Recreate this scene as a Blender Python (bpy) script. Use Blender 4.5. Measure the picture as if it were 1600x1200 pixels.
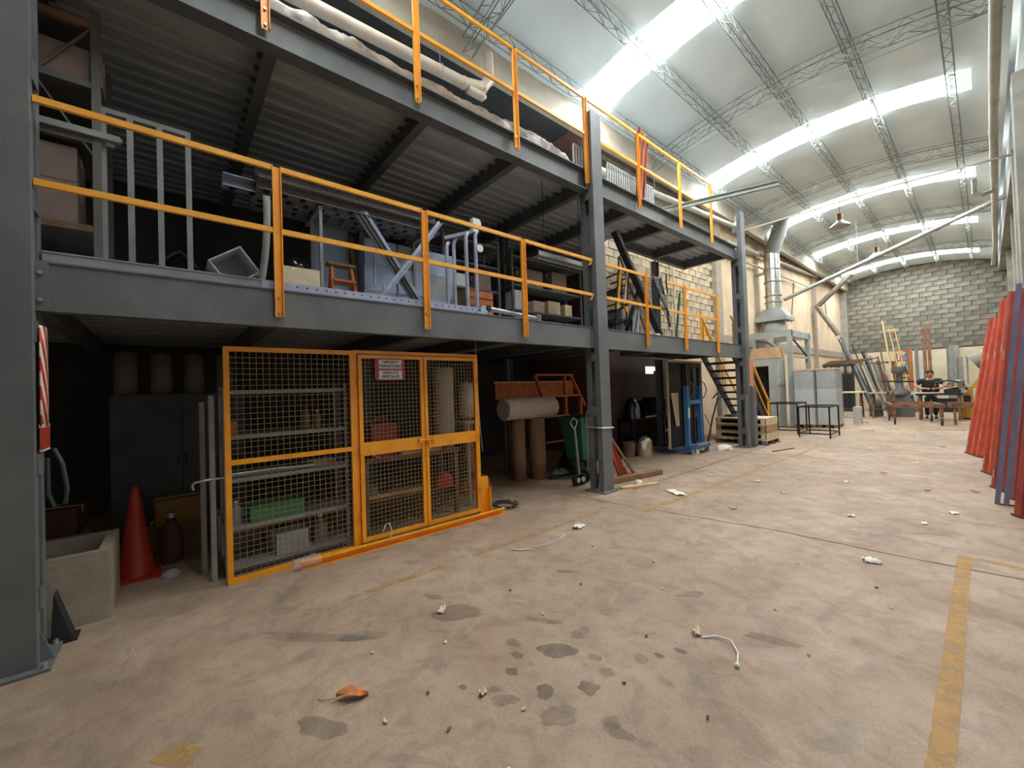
import bpy, math, random
from mathutils import Vector, Matrix, noise as mnoise
random.seed(7)
PI = math.pi
scene = bpy.context.scene
for o in list(bpy.data.objects): bpy.data.objects.remove(o)
COL = scene.collection

# ------------------------------------------------------------------ camera
cam_d = bpy.data.cameras.new('camera'); cam = bpy.data.objects.new('camera', cam_d); COL.objects.link(cam)
YAW, PITCH, ROLL, FPX = math.radians(49.6667), math.radians(0.9344), math.radians(-1.9708), 628.03
fw = Vector((-math.sin(YAW)*math.cos(PITCH), math.cos(YAW)*math.cos(PITCH), math.sin(PITCH)))
rt = Vector((math.cos(YAW), math.sin(YAW), 0)); up = rt.cross(fw)
rt, up = rt*math.cos(ROLL)+up*math.sin(ROLL), up*math.cos(ROLL)-rt*math.sin(ROLL)
m = Matrix((rt, up, -fw)).transposed().to_4x4(); m.translation = Vector((0, 0, 1.65)); cam.matrix_world = m
cam_d.sensor_width = 36; cam_d.lens = FPX/1600*36; cam_d.clip_start = 0.05; cam_d.clip_end = 300
scene.camera = cam

# ------------------------------------------------------------------ world, light, exposure
w = bpy.data.worlds.new('daylight'); scene.world = w; w.use_nodes = True
bg = w.node_tree.nodes['Background']; bg.inputs[0].default_value = (0.88, 0.94, 1.0, 1); bg.inputs[1].default_value = .32
SKYLIGHT_STRENGTH = 13.0
cy = scene.cycles; cy.use_adaptive_sampling = True; cy.adaptive_threshold = .05; cy.max_bounces = 8; cy.diffuse_bounces = 5; cy.glossy_bounces = 2
cy.transmission_bounces = 2; cy.volume_bounces = 0; cy.caustics_reflective = False; cy.caustics_refractive = False
vs = scene.view_settings; vs.view_transform = 'Standard'; vs.look = 'None'; vs.gamma = 1.0; vs.exposure = 1.42; vs.use_curve_mapping = False

# ------------------------------------------------------------------ materials
def lin(c):
    return tuple(((v/255)/12.92 if v/255 <= .04045 else ((v/255+.055)/1.055)**2.4) for v in c)
MATS = {}
def mat(name, rgb, rough=.6, metal=0., var=.14, scale=5., bump=0., bscale=40., rgb2=None, lo=.35, hi=.65, emis=0., alpha=1., trans=0., aniso=None, spec=.5):
    if name in MATS: return MATS[name]
    M = bpy.data.materials.new(name); M.use_nodes = True; nt = M.node_tree; N = nt.nodes; L = nt.links
    b = N['Principled BSDF']; b.inputs['Roughness'].default_value = rough; b.inputs['Metallic'].default_value = metal
    b.inputs['Specular IOR Level'].default_value = spec
    c = lin(rgb)
    tc = N.new('ShaderNodeTexCoord')
    mp = N.new('ShaderNodeMapping'); L.new(tc.outputs['Object'], mp.inputs[0])
    if aniso: mp.inputs['Scale'].default_value = aniso
    n = N.new('ShaderNodeTexNoise'); n.inputs['Scale'].default_value = scale; n.inputs['Detail'].default_value = 5
    L.new(mp.outputs[0], n.inputs['Vector'])
    r = N.new('ShaderNodeValToRGB'); r.color_ramp.elements[0].position = lo; r.color_ramp.elements[1].position = hi
    a = tuple(v*(1-var) for v in c); z = lin(rgb2) if rgb2 else tuple(min(1, v*(1+var)) for v in c)
    r.color_ramp.elements[0].color = (*a, 1); r.color_ramp.elements[1].color = (*z, 1)
    L.new(n.outputs['Fac'], r.inputs[0]); L.new(r.outputs[0], b.inputs['Base Color'])
    if bump:
        n2 = N.new('ShaderNodeTexNoise'); n2.inputs['Scale'].default_value = bscale; n2.inputs['Detail'].default_value = 4
        L.new(mp.outputs[0], n2.inputs['Vector'])
        bp = N.new('ShaderNodeBump'); bp.inputs['Strength'].default_value = bump; bp.inputs['Distance'].default_value = .02
        L.new(n2.outputs['Fac'], bp.inputs['Height']); L.new(bp.outputs[0], b.inputs['Normal'])
    if emis:
        L.new(r.outputs[0], b.inputs['Emission Color']); b.inputs['Emission Strength'].default_value = emis
    if alpha < 1: b.inputs['Alpha'].default_value = alpha
    if trans: b.inputs['Transmission Weight'].default_value = trans
    MATS[name] = M; return M

def floor_material():
    M = bpy.data.materials.new('worn_concrete'); M.use_nodes = True; nt = M.node_tree; N = nt.nodes; L = nt.links
    b = N['Principled BSDF']; tc = N.new('ShaderNodeTexCoord')
    def nz(scale, detail=6, rough=.6, dist=0.):
        n = N.new('ShaderNodeTexNoise'); n.inputs['Scale'].default_value = scale; n.inputs['Detail'].default_value = detail
        n.inputs['Roughness'].default_value = rough; n.inputs['Distortion'].default_value = dist
        L.new(tc.outputs['Object'], n.inputs['Vector']); return n.outputs['Fac']
    def ramp(src, pts):
        r = N.new('ShaderNodeValToRGB'); e = r.color_ramp.elements
        while len(e) < len(pts): e.new(.5)
        for q, (p, c) in zip(e, pts): q.position = p; q.color = (*c, 1)
        L.new(src, r.inputs[0]); return r.outputs[0]
    def mix(a, bb, fac, mode='MIX'):
        x = N.new('ShaderNodeMix'); x.data_type = 'RGBA'; x.blend_type = mode
        if isinstance(fac, float): x.inputs[0].default_value = fac
        else: L.new(fac, x.inputs[0])
        for s, v in ((6, a), (7, bb)):
            if isinstance(v, tuple): x.inputs[s].default_value = (*v, 1)
            else: L.new(v, x.inputs[s])
        return x.outputs[2]
    base = ramp(nz(.55, 7, .62, .6), [(.30, lin((150, 126, 107))), (.5, lin((172, 147, 126))), (.72, lin((188, 162, 140)))])
    warm = ramp(nz(1.1, 4), [(.45, (0, 0, 0)), (.75, (1, 1, 1))])
    base = mix(base, lin((152, 124, 102)), warm)
    med = ramp(nz(4.5, 8, .7, .8), [(.32, lin((176, 172, 168))), (.55, (1, 1, 1)), (.75, (1, 1, 1))])
    base = mix(base, med, .55, 'MULTIPLY')
    fine = ramp(nz(70, 3, .6), [(.3, lin((200, 196, 190))), (.6, (1, 1, 1))])
    base = mix(base, fine, .45, 'MULTIPLY')
    # oil drips: small rounded cells that only show in the foreground patch of old leaks
    vo = N.new('ShaderNodeTexVoronoi'); vo.inputs['Scale'].default_value = 5.2; vo.inputs['Randomness'].default_value = 1
    wob = N.new('ShaderNodeTexNoise'); wob.inputs['Scale'].default_value = 9; L.new(tc.outputs['Object'], wob.inputs['Vector'])
    vm = N.new('ShaderNodeVectorMath'); vm.operation = 'MULTIPLY_ADD'; vm.inputs[1].default_value = (.09, .09, .09)
    L.new(wob.outputs['Color'], vm.inputs[0]); L.new(tc.outputs['Object'], vm.inputs[2]); L.new(vm.outputs[0], vo.inputs['Vector'])
    dots = ramp(vo.outputs['Distance'], [(.20, (1, 1, 1)), (.30, (0, 0, 0))])
    pick = N.new('ShaderNodeSeparateColor'); L.new(vo.outputs['Color'], pick.inputs[0])
    pk = ramp(pick.outputs[0], [(.42, (0, 0, 0)), (.46, (1, 1, 1))])
    dist = N.new('ShaderNodeVectorMath'); dist.operation = 'DISTANCE'; dist.inputs[1].default_value = (-1.7, 1.75, 0); L.new(tc.outputs['Object'], dist.inputs[0])
    msk = ramp(dist.outputs['Value'], [(.45, (1, 1, 1)), (.95, (0, 0, 0))])
    f = mix(dots, pk, 1.0, 'MULTIPLY'); f = mix(f, msk, 1.0, 'MULTIPLY')
    fsc = N.new('ShaderNodeMath'); fsc.operation = 'MULTIPLY'; fsc.inputs[1].default_value = .45; L.new(f, fsc.inputs[0])
    base = mix(base, lin((70, 66, 62)), fsc.outputs[0])
    # broad damp patches
    patch = ramp(nz(1.7, 5, .55, 1.2), [(.60, (0, 0, 0)), (.66, (1, 1, 1))])
    p2 = N.new('ShaderNodeMath'); p2.operation = 'MULTIPLY'; p2.inputs[1].default_value = .33; L.new(patch, p2.inputs[0])
    base = mix(base, lin((104, 94, 84)), p2.outputs[0])
    L.new(base, b.inputs['Base Color'])
    ro = ramp(nz(3, 5), [(.3, (.55, .55, .55)), (.7, (.85, .85, .85))]); L.new(ro, b.inputs['Roughness'])
    bp = N.new('ShaderNodeBump'); bp.inputs['Strength'].default_value = .25; bp.inputs['Distance'].default_value = .01
    L.new(nz(30, 6, .65), bp.inputs['Height']); L.new(bp.outputs[0], b.inputs['Normal'])
    return M

def worn_paint(name, rgb, cover=.5, scale=7.):
    M = bpy.data.materials.new(name); M.use_nodes = True; nt = M.node_tree; N = nt.nodes; L = nt.links
    b = N['Principled BSDF']; b.inputs['Roughness'].default_value = .7
    tc = N.new('ShaderNodeTexCoord'); n = N.new('ShaderNodeTexNoise'); n.inputs['Scale'].default_value = scale; n.inputs['Detail'].default_value = 8; n.inputs['Roughness'].default_value = .7
    L.new(tc.outputs['Object'], n.inputs['Vector'])
    r = N.new('ShaderNodeValToRGB'); r.color_ramp.elements[0].position = cover-.14; r.color_ramp.elements[1].position = cover+.12
    r.color_ramp.elements[0].color = (.12, .12, .12, 1); r.color_ramp.elements[1].color = (.72, .72, .72, 1)
    L.new(n.outputs['Fac'], r.inputs[0]); L.new(r.outputs[0], b.inputs['Alpha'])
    n2 = N.new('ShaderNodeTexNoise'); n2.inputs['Scale'].default_value = 3; L.new(tc.outputs['Object'], n2.inputs['Vector'])
    r2 = N.new('ShaderNodeValToRGB'); c = lin(rgb); r2.color_ramp.elements[0].color = (*[v*.75 for v in c], 1); r2.color_ramp.elements[1].color = (*c, 1)
    L.new(n2.outputs['Fac'], r2.inputs[0]); L.new(r2.outputs[0], b.inputs['Base Color'])
    return M

def skylight_material():
    M = bpy.data.materials.new('skylight_sheet'); M.use_nodes = True; nt = M.node_tree; N = nt.nodes; L = nt.links
    b = N['Principled BSDF']; b.inputs['Base Color'].default_value = (.85, .87, .86, 1); b.inputs['Roughness'].default_value = .4
    tc = N.new('ShaderNodeTexCoord'); n = N.new('ShaderNodeTexNoise'); n.inputs['Scale'].default_value = 2.5; n.inputs['Detail'].default_value = 6
    mp = N.new('ShaderNodeMapping'); mp.inputs['Scale'].default_value = (.6, 14, 1); L.new(tc.outputs['Object'], mp.inputs[0]); L.new(mp.outputs[0], n.inputs['Vector'])
    r = N.new('ShaderNodeValToRGB'); r.color_ramp.elements[0].position = .33; r.color_ramp.elements[1].position = .40
    r.color_ramp.elements[0].color = (.035, .04, .042, 1); r.color_ramp.elements[1].color = (.93, 1, 1, 1)
    L.new(n.outputs['Fac'], r.inputs[0]); L.new(r.outputs[0], b.inputs['Emission Color']); b.inputs['Emission Strength'].default_value = SKYLIGHT_STRENGTH
    return M

def stripe_material(name, a, bcol, freq, rot):
    M = bpy.data.materials.new(name); M.use_nodes = True; nt = M.node_tree; N = nt.nodes; L = nt.links
    b = N['Principled BSDF']; b.inputs['Roughness'].default_value = .5
    tc = N.new('ShaderNodeTexCoord'); mp = N.new('ShaderNodeMapping'); mp.inputs['Rotation'].default_value = rot; L.new(tc.outputs['Object'], mp.inputs[0])
    wv = N.new('ShaderNodeTexWave'); wv.bands_direction = 'Z'; wv.inputs['Scale'].default_value = freq; L.new(mp.outputs[0], wv.inputs['Vector'])
    r = N.new('ShaderNodeValToRGB'); r.color_ramp.interpolation = 'CONSTANT'; r.color_ramp.elements[0].color = (*lin(a), 1); r.color_ramp.elements[1].position = .5; r.color_ramp.elements[1].color = (*lin(bcol), 1)
    L.new(wv.outputs['Fac'], r.inputs[0]); L.new(r.outputs[0], b.inputs['Base Color'])
    return M

FLOOR = floor_material()
STEEL = mat('charcoal_steel', (106, 108, 109), .55, .0, .14, 3, .05)
STEEL_D = mat('charcoal_deck', (182, 188, 192), .6, .0, .18, 2, .05, aniso=(3, .4, 1))
YEL = mat('safety_yellow', (252, 162, 30), .42, 0, .10, 4)
YELRAIL = mat('rail_yellow', (255, 176, 62), .45, 0, .10, 5)
GALV = mat('galvanised', (176, 182, 194), .38, .75, .16, 8)
GALVP = mat('galvanised_pale', (168, 172, 196), .45, .25, .12, 8)
DUCT = mat('duct_metal', (200, 200, 194), .28, .9, .12, 5)
GREY = mat('grey_paint', (140, 142, 140), .6, 0, .12, 4)
GREEN_G = mat('green_grey_paint', (160, 164, 158), .6, 0, .12, 3)
LGREY = mat('light_grey', (190, 192, 192), .55, 0, .08, 4)
SHELF = mat('shelf_grey', (158, 154, 150), .5, .1, .12, 6)
DARK = mat('dark_metal', (44, 44, 46), .5, .2, .2, 5)
BLACK = mat('black_paint', (22, 22, 24), .4, 0, .2, 5)
GLOSSBLK = mat('gloss_black', (16, 17, 18), .18, 0, .2, 5)
RUBBER = mat('rubber', (28, 27, 26), .8, 0, .2, 10)
WHITE = mat('white_plastic', (222, 222, 220), .45, 0, .05, 6)
CREAM = mat('cream_board', (214, 196, 162), .7, 0, .10, 6)
WOOD = mat('pine_wood', (212, 176, 124), .65, 0, .2, 6, .1, aniso=(1, 1, 8))
WOOD_D = mat('old_wood', (128, 96, 68), .75, 0, .25, 6, .15)
WOOD_O = mat('orange_wood', (186, 104, 48), .6, 0, .2, 6, .1)
CARD = mat('cardboard', (172, 138, 104), .8, 0, .12, 5)
CARD_D = mat('dusty_cardboard', (134, 116, 106), .85, 0, .15, 4)
BLUEBOX = mat('blue_grey_wrap', (164, 178, 208), .4, 0, .12, 4)
PALEBOX = mat('pale_carton', (166, 166, 168), .7, 0, .10, 5)
PVC = mat('pvc_pipe', (205, 188, 172), .45, 0, .08, 4)
PVC2 = mat('dusty_pipe', (176, 172, 160), .5, 0, .10, 4)
FOAM = mat('foam_roll', (196, 182, 164), .7, 0, .10, 12, .3, 60)
TUBE = mat('card_tube', (150, 112, 86), .8, 0, .14, 5)
REDP = mat('red_oxide', (188, 78, 54), .55, 0, .2, 5, .05)
REDP2 = mat('red_oxide_dull', (158, 66, 56), .6, 0, .2, 5, .05)
BLUEP = mat('slate_blue', (128, 132, 162), .5, .1, .15, 5, .05)
RUST = mat('rusty_steel', (116, 84, 66), .7, .2, .3, 7, .15, rgb2=(150, 108, 80))
CONC = mat('raw_concrete', (150, 146, 136), .85, 0, .16, 3, .3, 18)
CONC_L = mat('pale_concrete', (160, 146, 130), .85, 0, .14, 4, .25, 22)
BLOCK = mat('grey_block', (116, 111, 101), .9, 0, .24, 4, .5, 24, rgb2=(142, 136, 123))
BLOCK2 = mat('grey_block_dark', (110, 106, 96), .9, 0, .24, 4, .5, 24)
BLOCKT = mat('tan_block', (190, 170, 142), .9, 0, .18, 4, .5, 24)
BLOCKT2 = mat('tan_block_grey', (170, 154, 132), .9, 0, .18, 4, .5, 24)
MORTAR = mat('mortar', (118, 113, 103), .95, 0, .18, 8, .3, 30)
PLASTER = mat('tan_plaster', (214, 190, 160), .85, 0, .10, 1.4, .12, 12)
PLASTER2 = mat('cream_plaster', (202, 190, 164), .85, 0, .09, 1.6, .12, 12)
CEILM = mat('insulation_film', (230, 245, 253), .5, 0, .03, 1.2, .35, 3)
GREENB = mat('green_bin', (42, 108, 88), .5, 0, .10, 5)
GREENC = mat('green_crate', (72, 128, 84), .5, 0, .10, 5)
BLUEK = mat('blue_machine', (70, 118, 172), .4, 0, .10, 5)
CONE = mat('traffic_orange', (168, 42, 16), .5, 0, .10, 5)
SKIN = mat('skin', (188, 138, 112), .55, 0, .05, 6)
HAIR = mat('dark_hair', (38, 30, 26), .7, 0, .2, 40)
SHIRT = mat('black_cloth', (34, 34, 38), .85, 0, .15, 20)
TROUS = mat('dark_trousers', (30, 32, 40), .85, 0, .15, 20)
FILM = mat('stretch_film', (206, 210, 212), .25, 0, .10, 3, .6, 6, alpha=.22)
PLASTICSHEET = mat('dusty_plastic_sheet', (122, 104, 88), .55, 0, .35, 5, .5, 9)
PINK = mat('pink_carton', (206, 176, 160), .7, 0, .08, 4)
MACHY = mat('machine_yellow', (214, 160, 60), .5, 0, .12, 4)
PAPER = mat('waste_paper', (226, 218, 204), .8, 0, .06, 12)
MAROON = mat('maroon_panel', (88, 50, 42), .7, 0, .2, 3)
LEAF = mat('dry_leaf', (196, 120, 66), .7, 0, .25, 20)
SIGNRED = mat('sign_red', (170, 60, 44), .5, 0, .06, 6)
SILVER = mat('silver_foil', (200, 186, 168), .25, .8, .2, 5, .5, 10)
LAMPW = mat('lamp_enamel', (150, 150, 145), .4, .3, .1, 5)

# ------------------------------------------------------------------ mesh helpers
class MB:
    def __init__(s): s.v = []; s.f = []; s.sm = []
    def add(s, vs_, fs, smooth=False):
        o = len(s.v); s.v += [tuple(q) for q in vs_]; s.f += [tuple(i+o for i in f) for f in fs]; s.sm += [smooth]*len(fs); return s
    def box(s, x0, x1, y0, y1, z0, z1):
        x0, x1 = min(x0, x1), max(x0, x1); y0, y1 = min(y0, y1), max(y0, y1); z0, z1 = min(z0, z1), max(z0, z1)
        v = [(x, y, z) for z in (z0, z1) for y in (y0, y1) for x in (x0, x1)]
        return s.add(v, [(0, 2, 3, 1), (4, 5, 7, 6), (0, 1, 5, 4), (2, 6, 7, 3), (0, 4, 6, 2), (1, 3, 7, 5)])
    def obox(s, c, size, rot=(0, 0, 0)):
        from mathutils import Euler
        R = Euler(rot).to_matrix(); hx, hy, hz = [q/2 for q in size]; c = Vector(c)
        v = [c+R @ Vector((x, y, z)) for z in (-hz, hz) for y in (-hy, hy) for x in (-hx, hx)]
        return s.add(v, [(0, 2, 3, 1), (4, 5, 7, 6), (0, 1, 5, 4), (2, 6, 7, 3), (0, 4, 6, 2), (1, 3, 7, 5)])
    def frame(s, a, b, ref=(0, 0, 1)):
        a, b = Vector(a), Vector(b); d = (b-a).normalized(); r = Vector(ref)
        if abs(d.dot(r)) > .95: r = Vector((1, 0, 0)) if abs(d.x) < .9 else Vector((0, 1, 0))
        x = d.cross(r).normalized(); y = x.cross(d).normalized(); return a, b, d, x, y
    def bar(s, a, b, wd, h=None, ref=(0, 0, 1)):
        h = wd if h is None else h; a, b, d, x, y = s.frame(a, b, ref)
        v = [p+x*i*wd/2+y*j*h/2 for p in (a, b) for i, j in ((-1, -1), (1, -1), (1, 1), (-1, 1))]
        return s.add(v, [(0, 3, 2, 1), (4, 5, 6, 7), (0, 1, 5, 4), (1, 2, 6, 5), (2, 3, 7, 6), (3, 0, 4, 7)])
    def profile(s, a, b, pts, ref=(0, 0, 1)):
        """closed 2D outline swept from a to b"""
        a, b, d, x, y = s.frame(a, b, ref); n = len(pts)
        v = [p+x*q[0]+y*q[1] for p in (a, b) for q in pts]
        fs = [tuple(range(n-1, -1, -1)), tuple(range(n, 2*n))]+[(i, (i+1) % n, n+(i+1) % n, n+i) for i in range(n)]
        return s.add(v, fs)
    def chan(s, a, b, wd, fl, t, ref=(0, 0, 1)):
        """C channel: web along y axis of frame (width wd), flanges toward +x"""
        h = wd/2
        return s.profile(a, b, [(0, -h), (fl, -h), (fl, -h+t), (t, -h+t), (t, h-t), (fl, h-t), (fl, h), (0, h)], ref)
    def ibeam(s, a, b, hgt, wd, t, ref=(0, 0, 1)):
        h = hgt/2; q = wd/2; e = t/2
        return s.profile(a, b, [(-q, -h), (q, -h), (q, -h+t), (e, -h+t), (e, h-t), (q, h-t), (q, h), (-q, h), (-q, h-t), (-e, h-t), (-e, -h+t), (-q, -h+t)], ref)
    def cyl(s, a, b, r, r2=None, n=14, cap=True):
        r2 = r if r2 is None else r2; a, b, d, x, y = s.frame(a, b)
        ring = [(math.cos(2*PI*i/n), math.sin(2*PI*i/n)) for i in range(n)]
        v = [a+x*c*r+y*q*r for c, q in ring]+[b+x*c*r2+y*q*r2 for c, q in ring]
        s.add(v, [(i, (i+1) % n, n+(i+1) % n, n+i) for i in range(n)], True)
        if cap:
            s.add(v[:n], [tuple(range(n-1, -1, -1))]); s.add(v[n:], [tuple(range(n))])
        return s
    def tube(s, pts, r, n=10, cap=True):
        pts = [Vector(p) for p in pts]; rs = r if isinstance(r, (list, tuple)) else [r]*len(pts); V = []
        px = None
        for i, p in enumerate(pts):
            d = (pts[min(i+1, len(pts)-1)]-pts[max(i-1, 0)]).normalized()
            if px is None:
                q = Vector((0, 0, 1)) if abs(d.z) < .9 else Vector((1, 0, 0)); px = d.cross(q).normalized()
            px = (px-d*px.dot(d)).normalized(); py_ = d.cross(px)
            V += [p+px*math.cos(2*PI*k/n)*rs[i]+py_*math.sin(2*PI*k/n)*rs[i] for k in range(n)]
        F = [(i*n+k, i*n+(k+1) % n, (i+1)*n+(k+1) % n, (i+1)*n+k) for i in range(len(pts)-1) for k in range(n)]
        s.add(V, F, True)
        if cap: s.add(V[:n], [tuple(range(n-1, -1, -1))]); s.add(V[-n:], [tuple(range(n))])
        return s
    def lathe(s, c, prof, n=20, smooth=True):
        c = Vector(c); V = []
        for r, z in prof: V += [c+Vector((r*math.cos(2*PI*k/n), r*math.sin(2*PI*k/n), z)) for k in range(n)]
        F = [(i*n+k, i*n+(k+1) % n, (i+1)*n+(k+1) % n, (i+1)*n+k) for i in range(len(prof)-1) for k in range(n)]
        s.add(V, F, smooth)
        if prof[0][0] > 1e-4: s.add(V[:n], [tuple(range(n-1, -1, -1))])
        if prof[-1][0] > 1e-4: s.add(V[-n:], [tuple(range(n))])
        return s
    def loft(s, ringA, ringB):
        n = len(ringA); return s.add(list(ringA)+list(ringB), [tuple(range(n-1, -1, -1)), tuple(range(n, 2*n))]+[(i, (i+1) % n, n+(i+1) % n, n+i) for i in range(n)])
    def grid(s, fn, nu, nv, smooth=True, close=None):
        V = [fn(i/nu, j/nv) for i in range(nu+1) for j in range(nv+1)]; k = nv+1
        return s.add(V, [(i*k+j, (i+1)*k+j, (i+1)*k+j+1, i*k+j+1) for i in range(nu) for j in range(nv)], smooth)
    def slab(s, fn, nu, nv, t, smooth=True):
        """curved sheet with thickness: fn gives the top, offset t along given vector"""
        t = Vector(t); top = [Vector(fn(i/nu, j/nv)) for i in range(nu+1) for j in range(nv+1)]; k = nv+1; o = len(top)
        F = [(i*k+j, (i+1)*k+j, (i+1)*k+j+1, i*k+j+1) for i in range(nu) for j in range(nv)]
        G = [tuple(o+q for q in reversed(f)) for f in F]
        E_ = []
        for j in range(nv): E_ += [(j, j+1, o+j+1, o+j), (nu*k+j+1, nu*k+j, o+nu*k+j, o+nu*k+j+1)]
        for i in range(nu): E_ += [((i+1)*k, i*k, o+i*k, o+(i+1)*k), (i*k+nv, (i+1)*k+nv, o+(i+1)*k+nv, o+i*k+nv)]
        return s.add(top+[p+t for p in top], F+G+E_, smooth)
    def mesh(s, name, off=(0, 0, 0), m_=None):
        me = bpy.data.meshes.new(name); off = Vector(off)
        me.from_pydata([tuple(Vector(q)-off) for q in s.v], [], s.f)
        me.polygons.foreach_set('use_smooth', s.sm)
        if m_: me.materials.append(m_)
        me.update(); return me
    def wloc(s, p):
        t = Vector((0, 0, 0))
        while p is not None: t = t+Vector(p.location); p = p.parent
        return t
    def build(s, name, m_, parent=None, label=None, kind=None):
        """a part: geometry in world coordinates, child of parent"""
        base = s.wloc(parent)
        me = s.mesh(name, base, m_); o = bpy.data.objects.new(name, me); COL.objects.link(o)
        if parent is not None: o.parent = parent
        if label: o['label'] = label
        if kind: o['kind'] = kind
        return o
    def thing(s, name, m_, label, cat, group=None, kind=None):
        xs = [q[0] for q in s.v]; ys = [q[1] for q in s.v]; zs = [q[2] for q in s.v]
        c = Vector(((min(xs)+max(xs))/2, (min(ys)+max(ys))/2, min(zs)))
        me = s.mesh(name, c, m_); o = bpy.data.objects.new(name, me); COL.objects.link(o); o.location = c
        tag(o, label, cat, group, kind); return o
    def struct(s, name, m_, parent=None):
        o = s.build(name, m_, parent)
        if parent is None: o['kind'] = 'structure'
        return o
def tag(o, label, cat, group=None, kind=None):
    o['label'] = label; o['category'] = cat
    if group: o['group'] = group
    if kind: o['kind'] = kind
    return o
def thing(name, label, cat, loc=(0, 0, 0), group=None):
    o = bpy.data.objects.new(name, None); COL.objects.link(o); o.location = loc; o.empty_display_size = .1
    return tag(o, label, cat, group)
def nzz(x, y, z=0., s=1.): return mnoise.noise(Vector((x*s, y*s, z*s)))
def text_mesh(txt, size, origin, xa, ya, m_, parent, name='lettering', depth=.0008):
    cu = bpy.data.curves.new('t', 'FONT'); cu.body = txt; cu.size = size; cu.align_x = 'CENTER'; cu.align_y = 'CENTER'; cu.extrude = depth; cu.offset = size*.03
    o = bpy.data.objects.new('t', cu); COL.objects.link(o); dg = bpy.context.evaluated_depsgraph_get(); dg.update()
    me = bpy.data.meshes.new_from_object(o.evaluated_get(dg)); bpy.data.objects.remove(o)
    xa, ya = Vector(xa), Vector(ya); za = xa.cross(ya); base = MB().wloc(parent); og = Vector(origin)-base
    for q in me.vertices: q.co = og+xa*q.co.x+ya*q.co.y+za*q.co.z
    me.materials.clear(); me.materials.append(m_); me.name = name
    r = bpy.data.objects.new(name, me); COL.objects.link(r); r.parent = parent; return r

# ================================================================== THE SETTING
XL, XR, YF, YB = -5.95, 0.95, 33.0, -5.0
fl_o = MB().grid(lambda u, v: (-12+26*u, -8+42*v, 0), 2, 2, False).struct('floor', FLOOR)
PAINT = worn_paint('worn_floor_yellow', (206, 156, 84), .44)
PAINT2 = worn_paint('faded_floor_yellow', (206, 160, 84), .54)
def strip(name, a, b, wd, m_, z=.003):
    a, b = Vector((*a, z)), Vector((*b, z)); d = (b-a).normalized(); n = Vector((-d.y, d.x, 0))*wd/2; k = max(2, int((b-a).length/.12))
    mb = MB()
    mb.grid(lambda u, v: a+(b-a)*u+n*(2*v-1)*(1+.10*nzz(u*40, v*9, 3)), k, 2, False)
    return mb.build(name, m_, fl_o)
strip('floor_marking', (-0.18, 0.6), (-0.18, 5.42), .088, PAINT)
strip('floor_marking', (-0.22, 5.46), (1.6, 5.46), .10, PAINT2)
strip('floor_marking', (-3.42, 1.02), (-3.40, 1.95), .07, PAINT2)
strip('floor_marking', (-3.40, 2.30), (-3.385, 4.35), .075, PAINT2)
strip('floor_marking', (-2.95, 4.70), (-2.74, 12.2), .085, PAINT2)
strip('floor_marking', (-2.58, -.06), (-2.42, .06), .11, PAINT2)
JOINT = mat('joint_dark', (66, 58, 50), .95, 0, .3, 30)  # dark crack colour of the floor joints
def joint(pts, wd):
    mb = MB()
    for a, b in zip(pts[:-1], pts[1:]):
        k = 14
        A, B = Vector((*a, .002)), Vector((*b, .002)); d = (B-A).normalized(); n = Vector((-d.y, d.x, 0))
        P = [A+(B-A)*i/k+n*.025*nzz(i*1.7+a[0]*9, 5) for i in range(k+1)]
        for i in range(k):
            w0 = wd*(.6+.7*abs(nzz(i*2.3, a[1]))); w1 = wd*(.6+.7*abs(nzz((i+1)*2.3, a[1])))
            mb.add([P[i]-n*w0, P[i]+n*w0, P[i+1]+n*w1, P[i+1]-n*w1], [(0, 3, 2, 1)])
    mb.build('floor_joint', JOINT, fl_o)
joint([(-4.6, 4.60), (-2.84, 4.88), (-1.64, 5.08), (-.59, 5.10), (1.2, 5.26)], .008)
joint([(-3.70, 5.6), (-3.69, 8.5), (-3.68, 12.5)], .010)
joint([(-3.68, 12.5), (-1.9, 12.6), (.6, 12.7)], .006)

# --- arched roof: edge height 7.72, rise .38
def roofz(x):
    t = (x+2.6)/2.9; return 7.72+.40*max(-.35, 1-t*t)
SKY_Y = [1.2, 7.05, 12.82, 18.7, 24.5, 30.6]; SKY_W = .46
SKY_H = {1.2: .20}      # half widths; the unseen first sheet is narrowed to tune the foreground light
PURL = [-5.16, -3.93, -2.70, -1.47, -.25]
def build_ceiling():
    mb = MB(); edges = [YB]
    for y in SKY_Y: edges += [y-SKY_H.get(y, SKY_W), y+SKY_H.get(y, SKY_W)]
    edges += [YF]
    for k in range(0, len(edges), 2):
        y0, y1 = edges[k], edges[k+1]; nv = max(4, int((y1-y0)/.22))
        def fn(u, v):
            x = -5.5+6.0*u; y = y0+(y1-y0)*v
            s = abs(math.sin(PI*(x+5.16)/1.23)); e = min(1, 6*min(v, 1-v)+.15)
            return (x, y, roofz(x)+.02-.07*s*e*(.7+.6*nzz(x*.7, y*.9))-.05*nzz(x*2.2, y*2.2, 2)*e)
        mb.grid(fn, 60, nv)
    # side strips beyond the skylight ends
    for x0, x1 in ((-5.5, -5.28), (0.02, .5)):
        for y in SKY_Y: mb.grid(lambda u, v: (x0+(x1-x0)*u, y-SKY_H.get(y, SKY_W)+2*SKY_H.get(y, SKY_W)*v, roofz(x0+(x1-x0)*u)+.012), 2, 2)
    return mb.struct('ceiling', CEILM)
ceil_o = build_ceiling()
SKYM = skylight_material()
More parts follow.
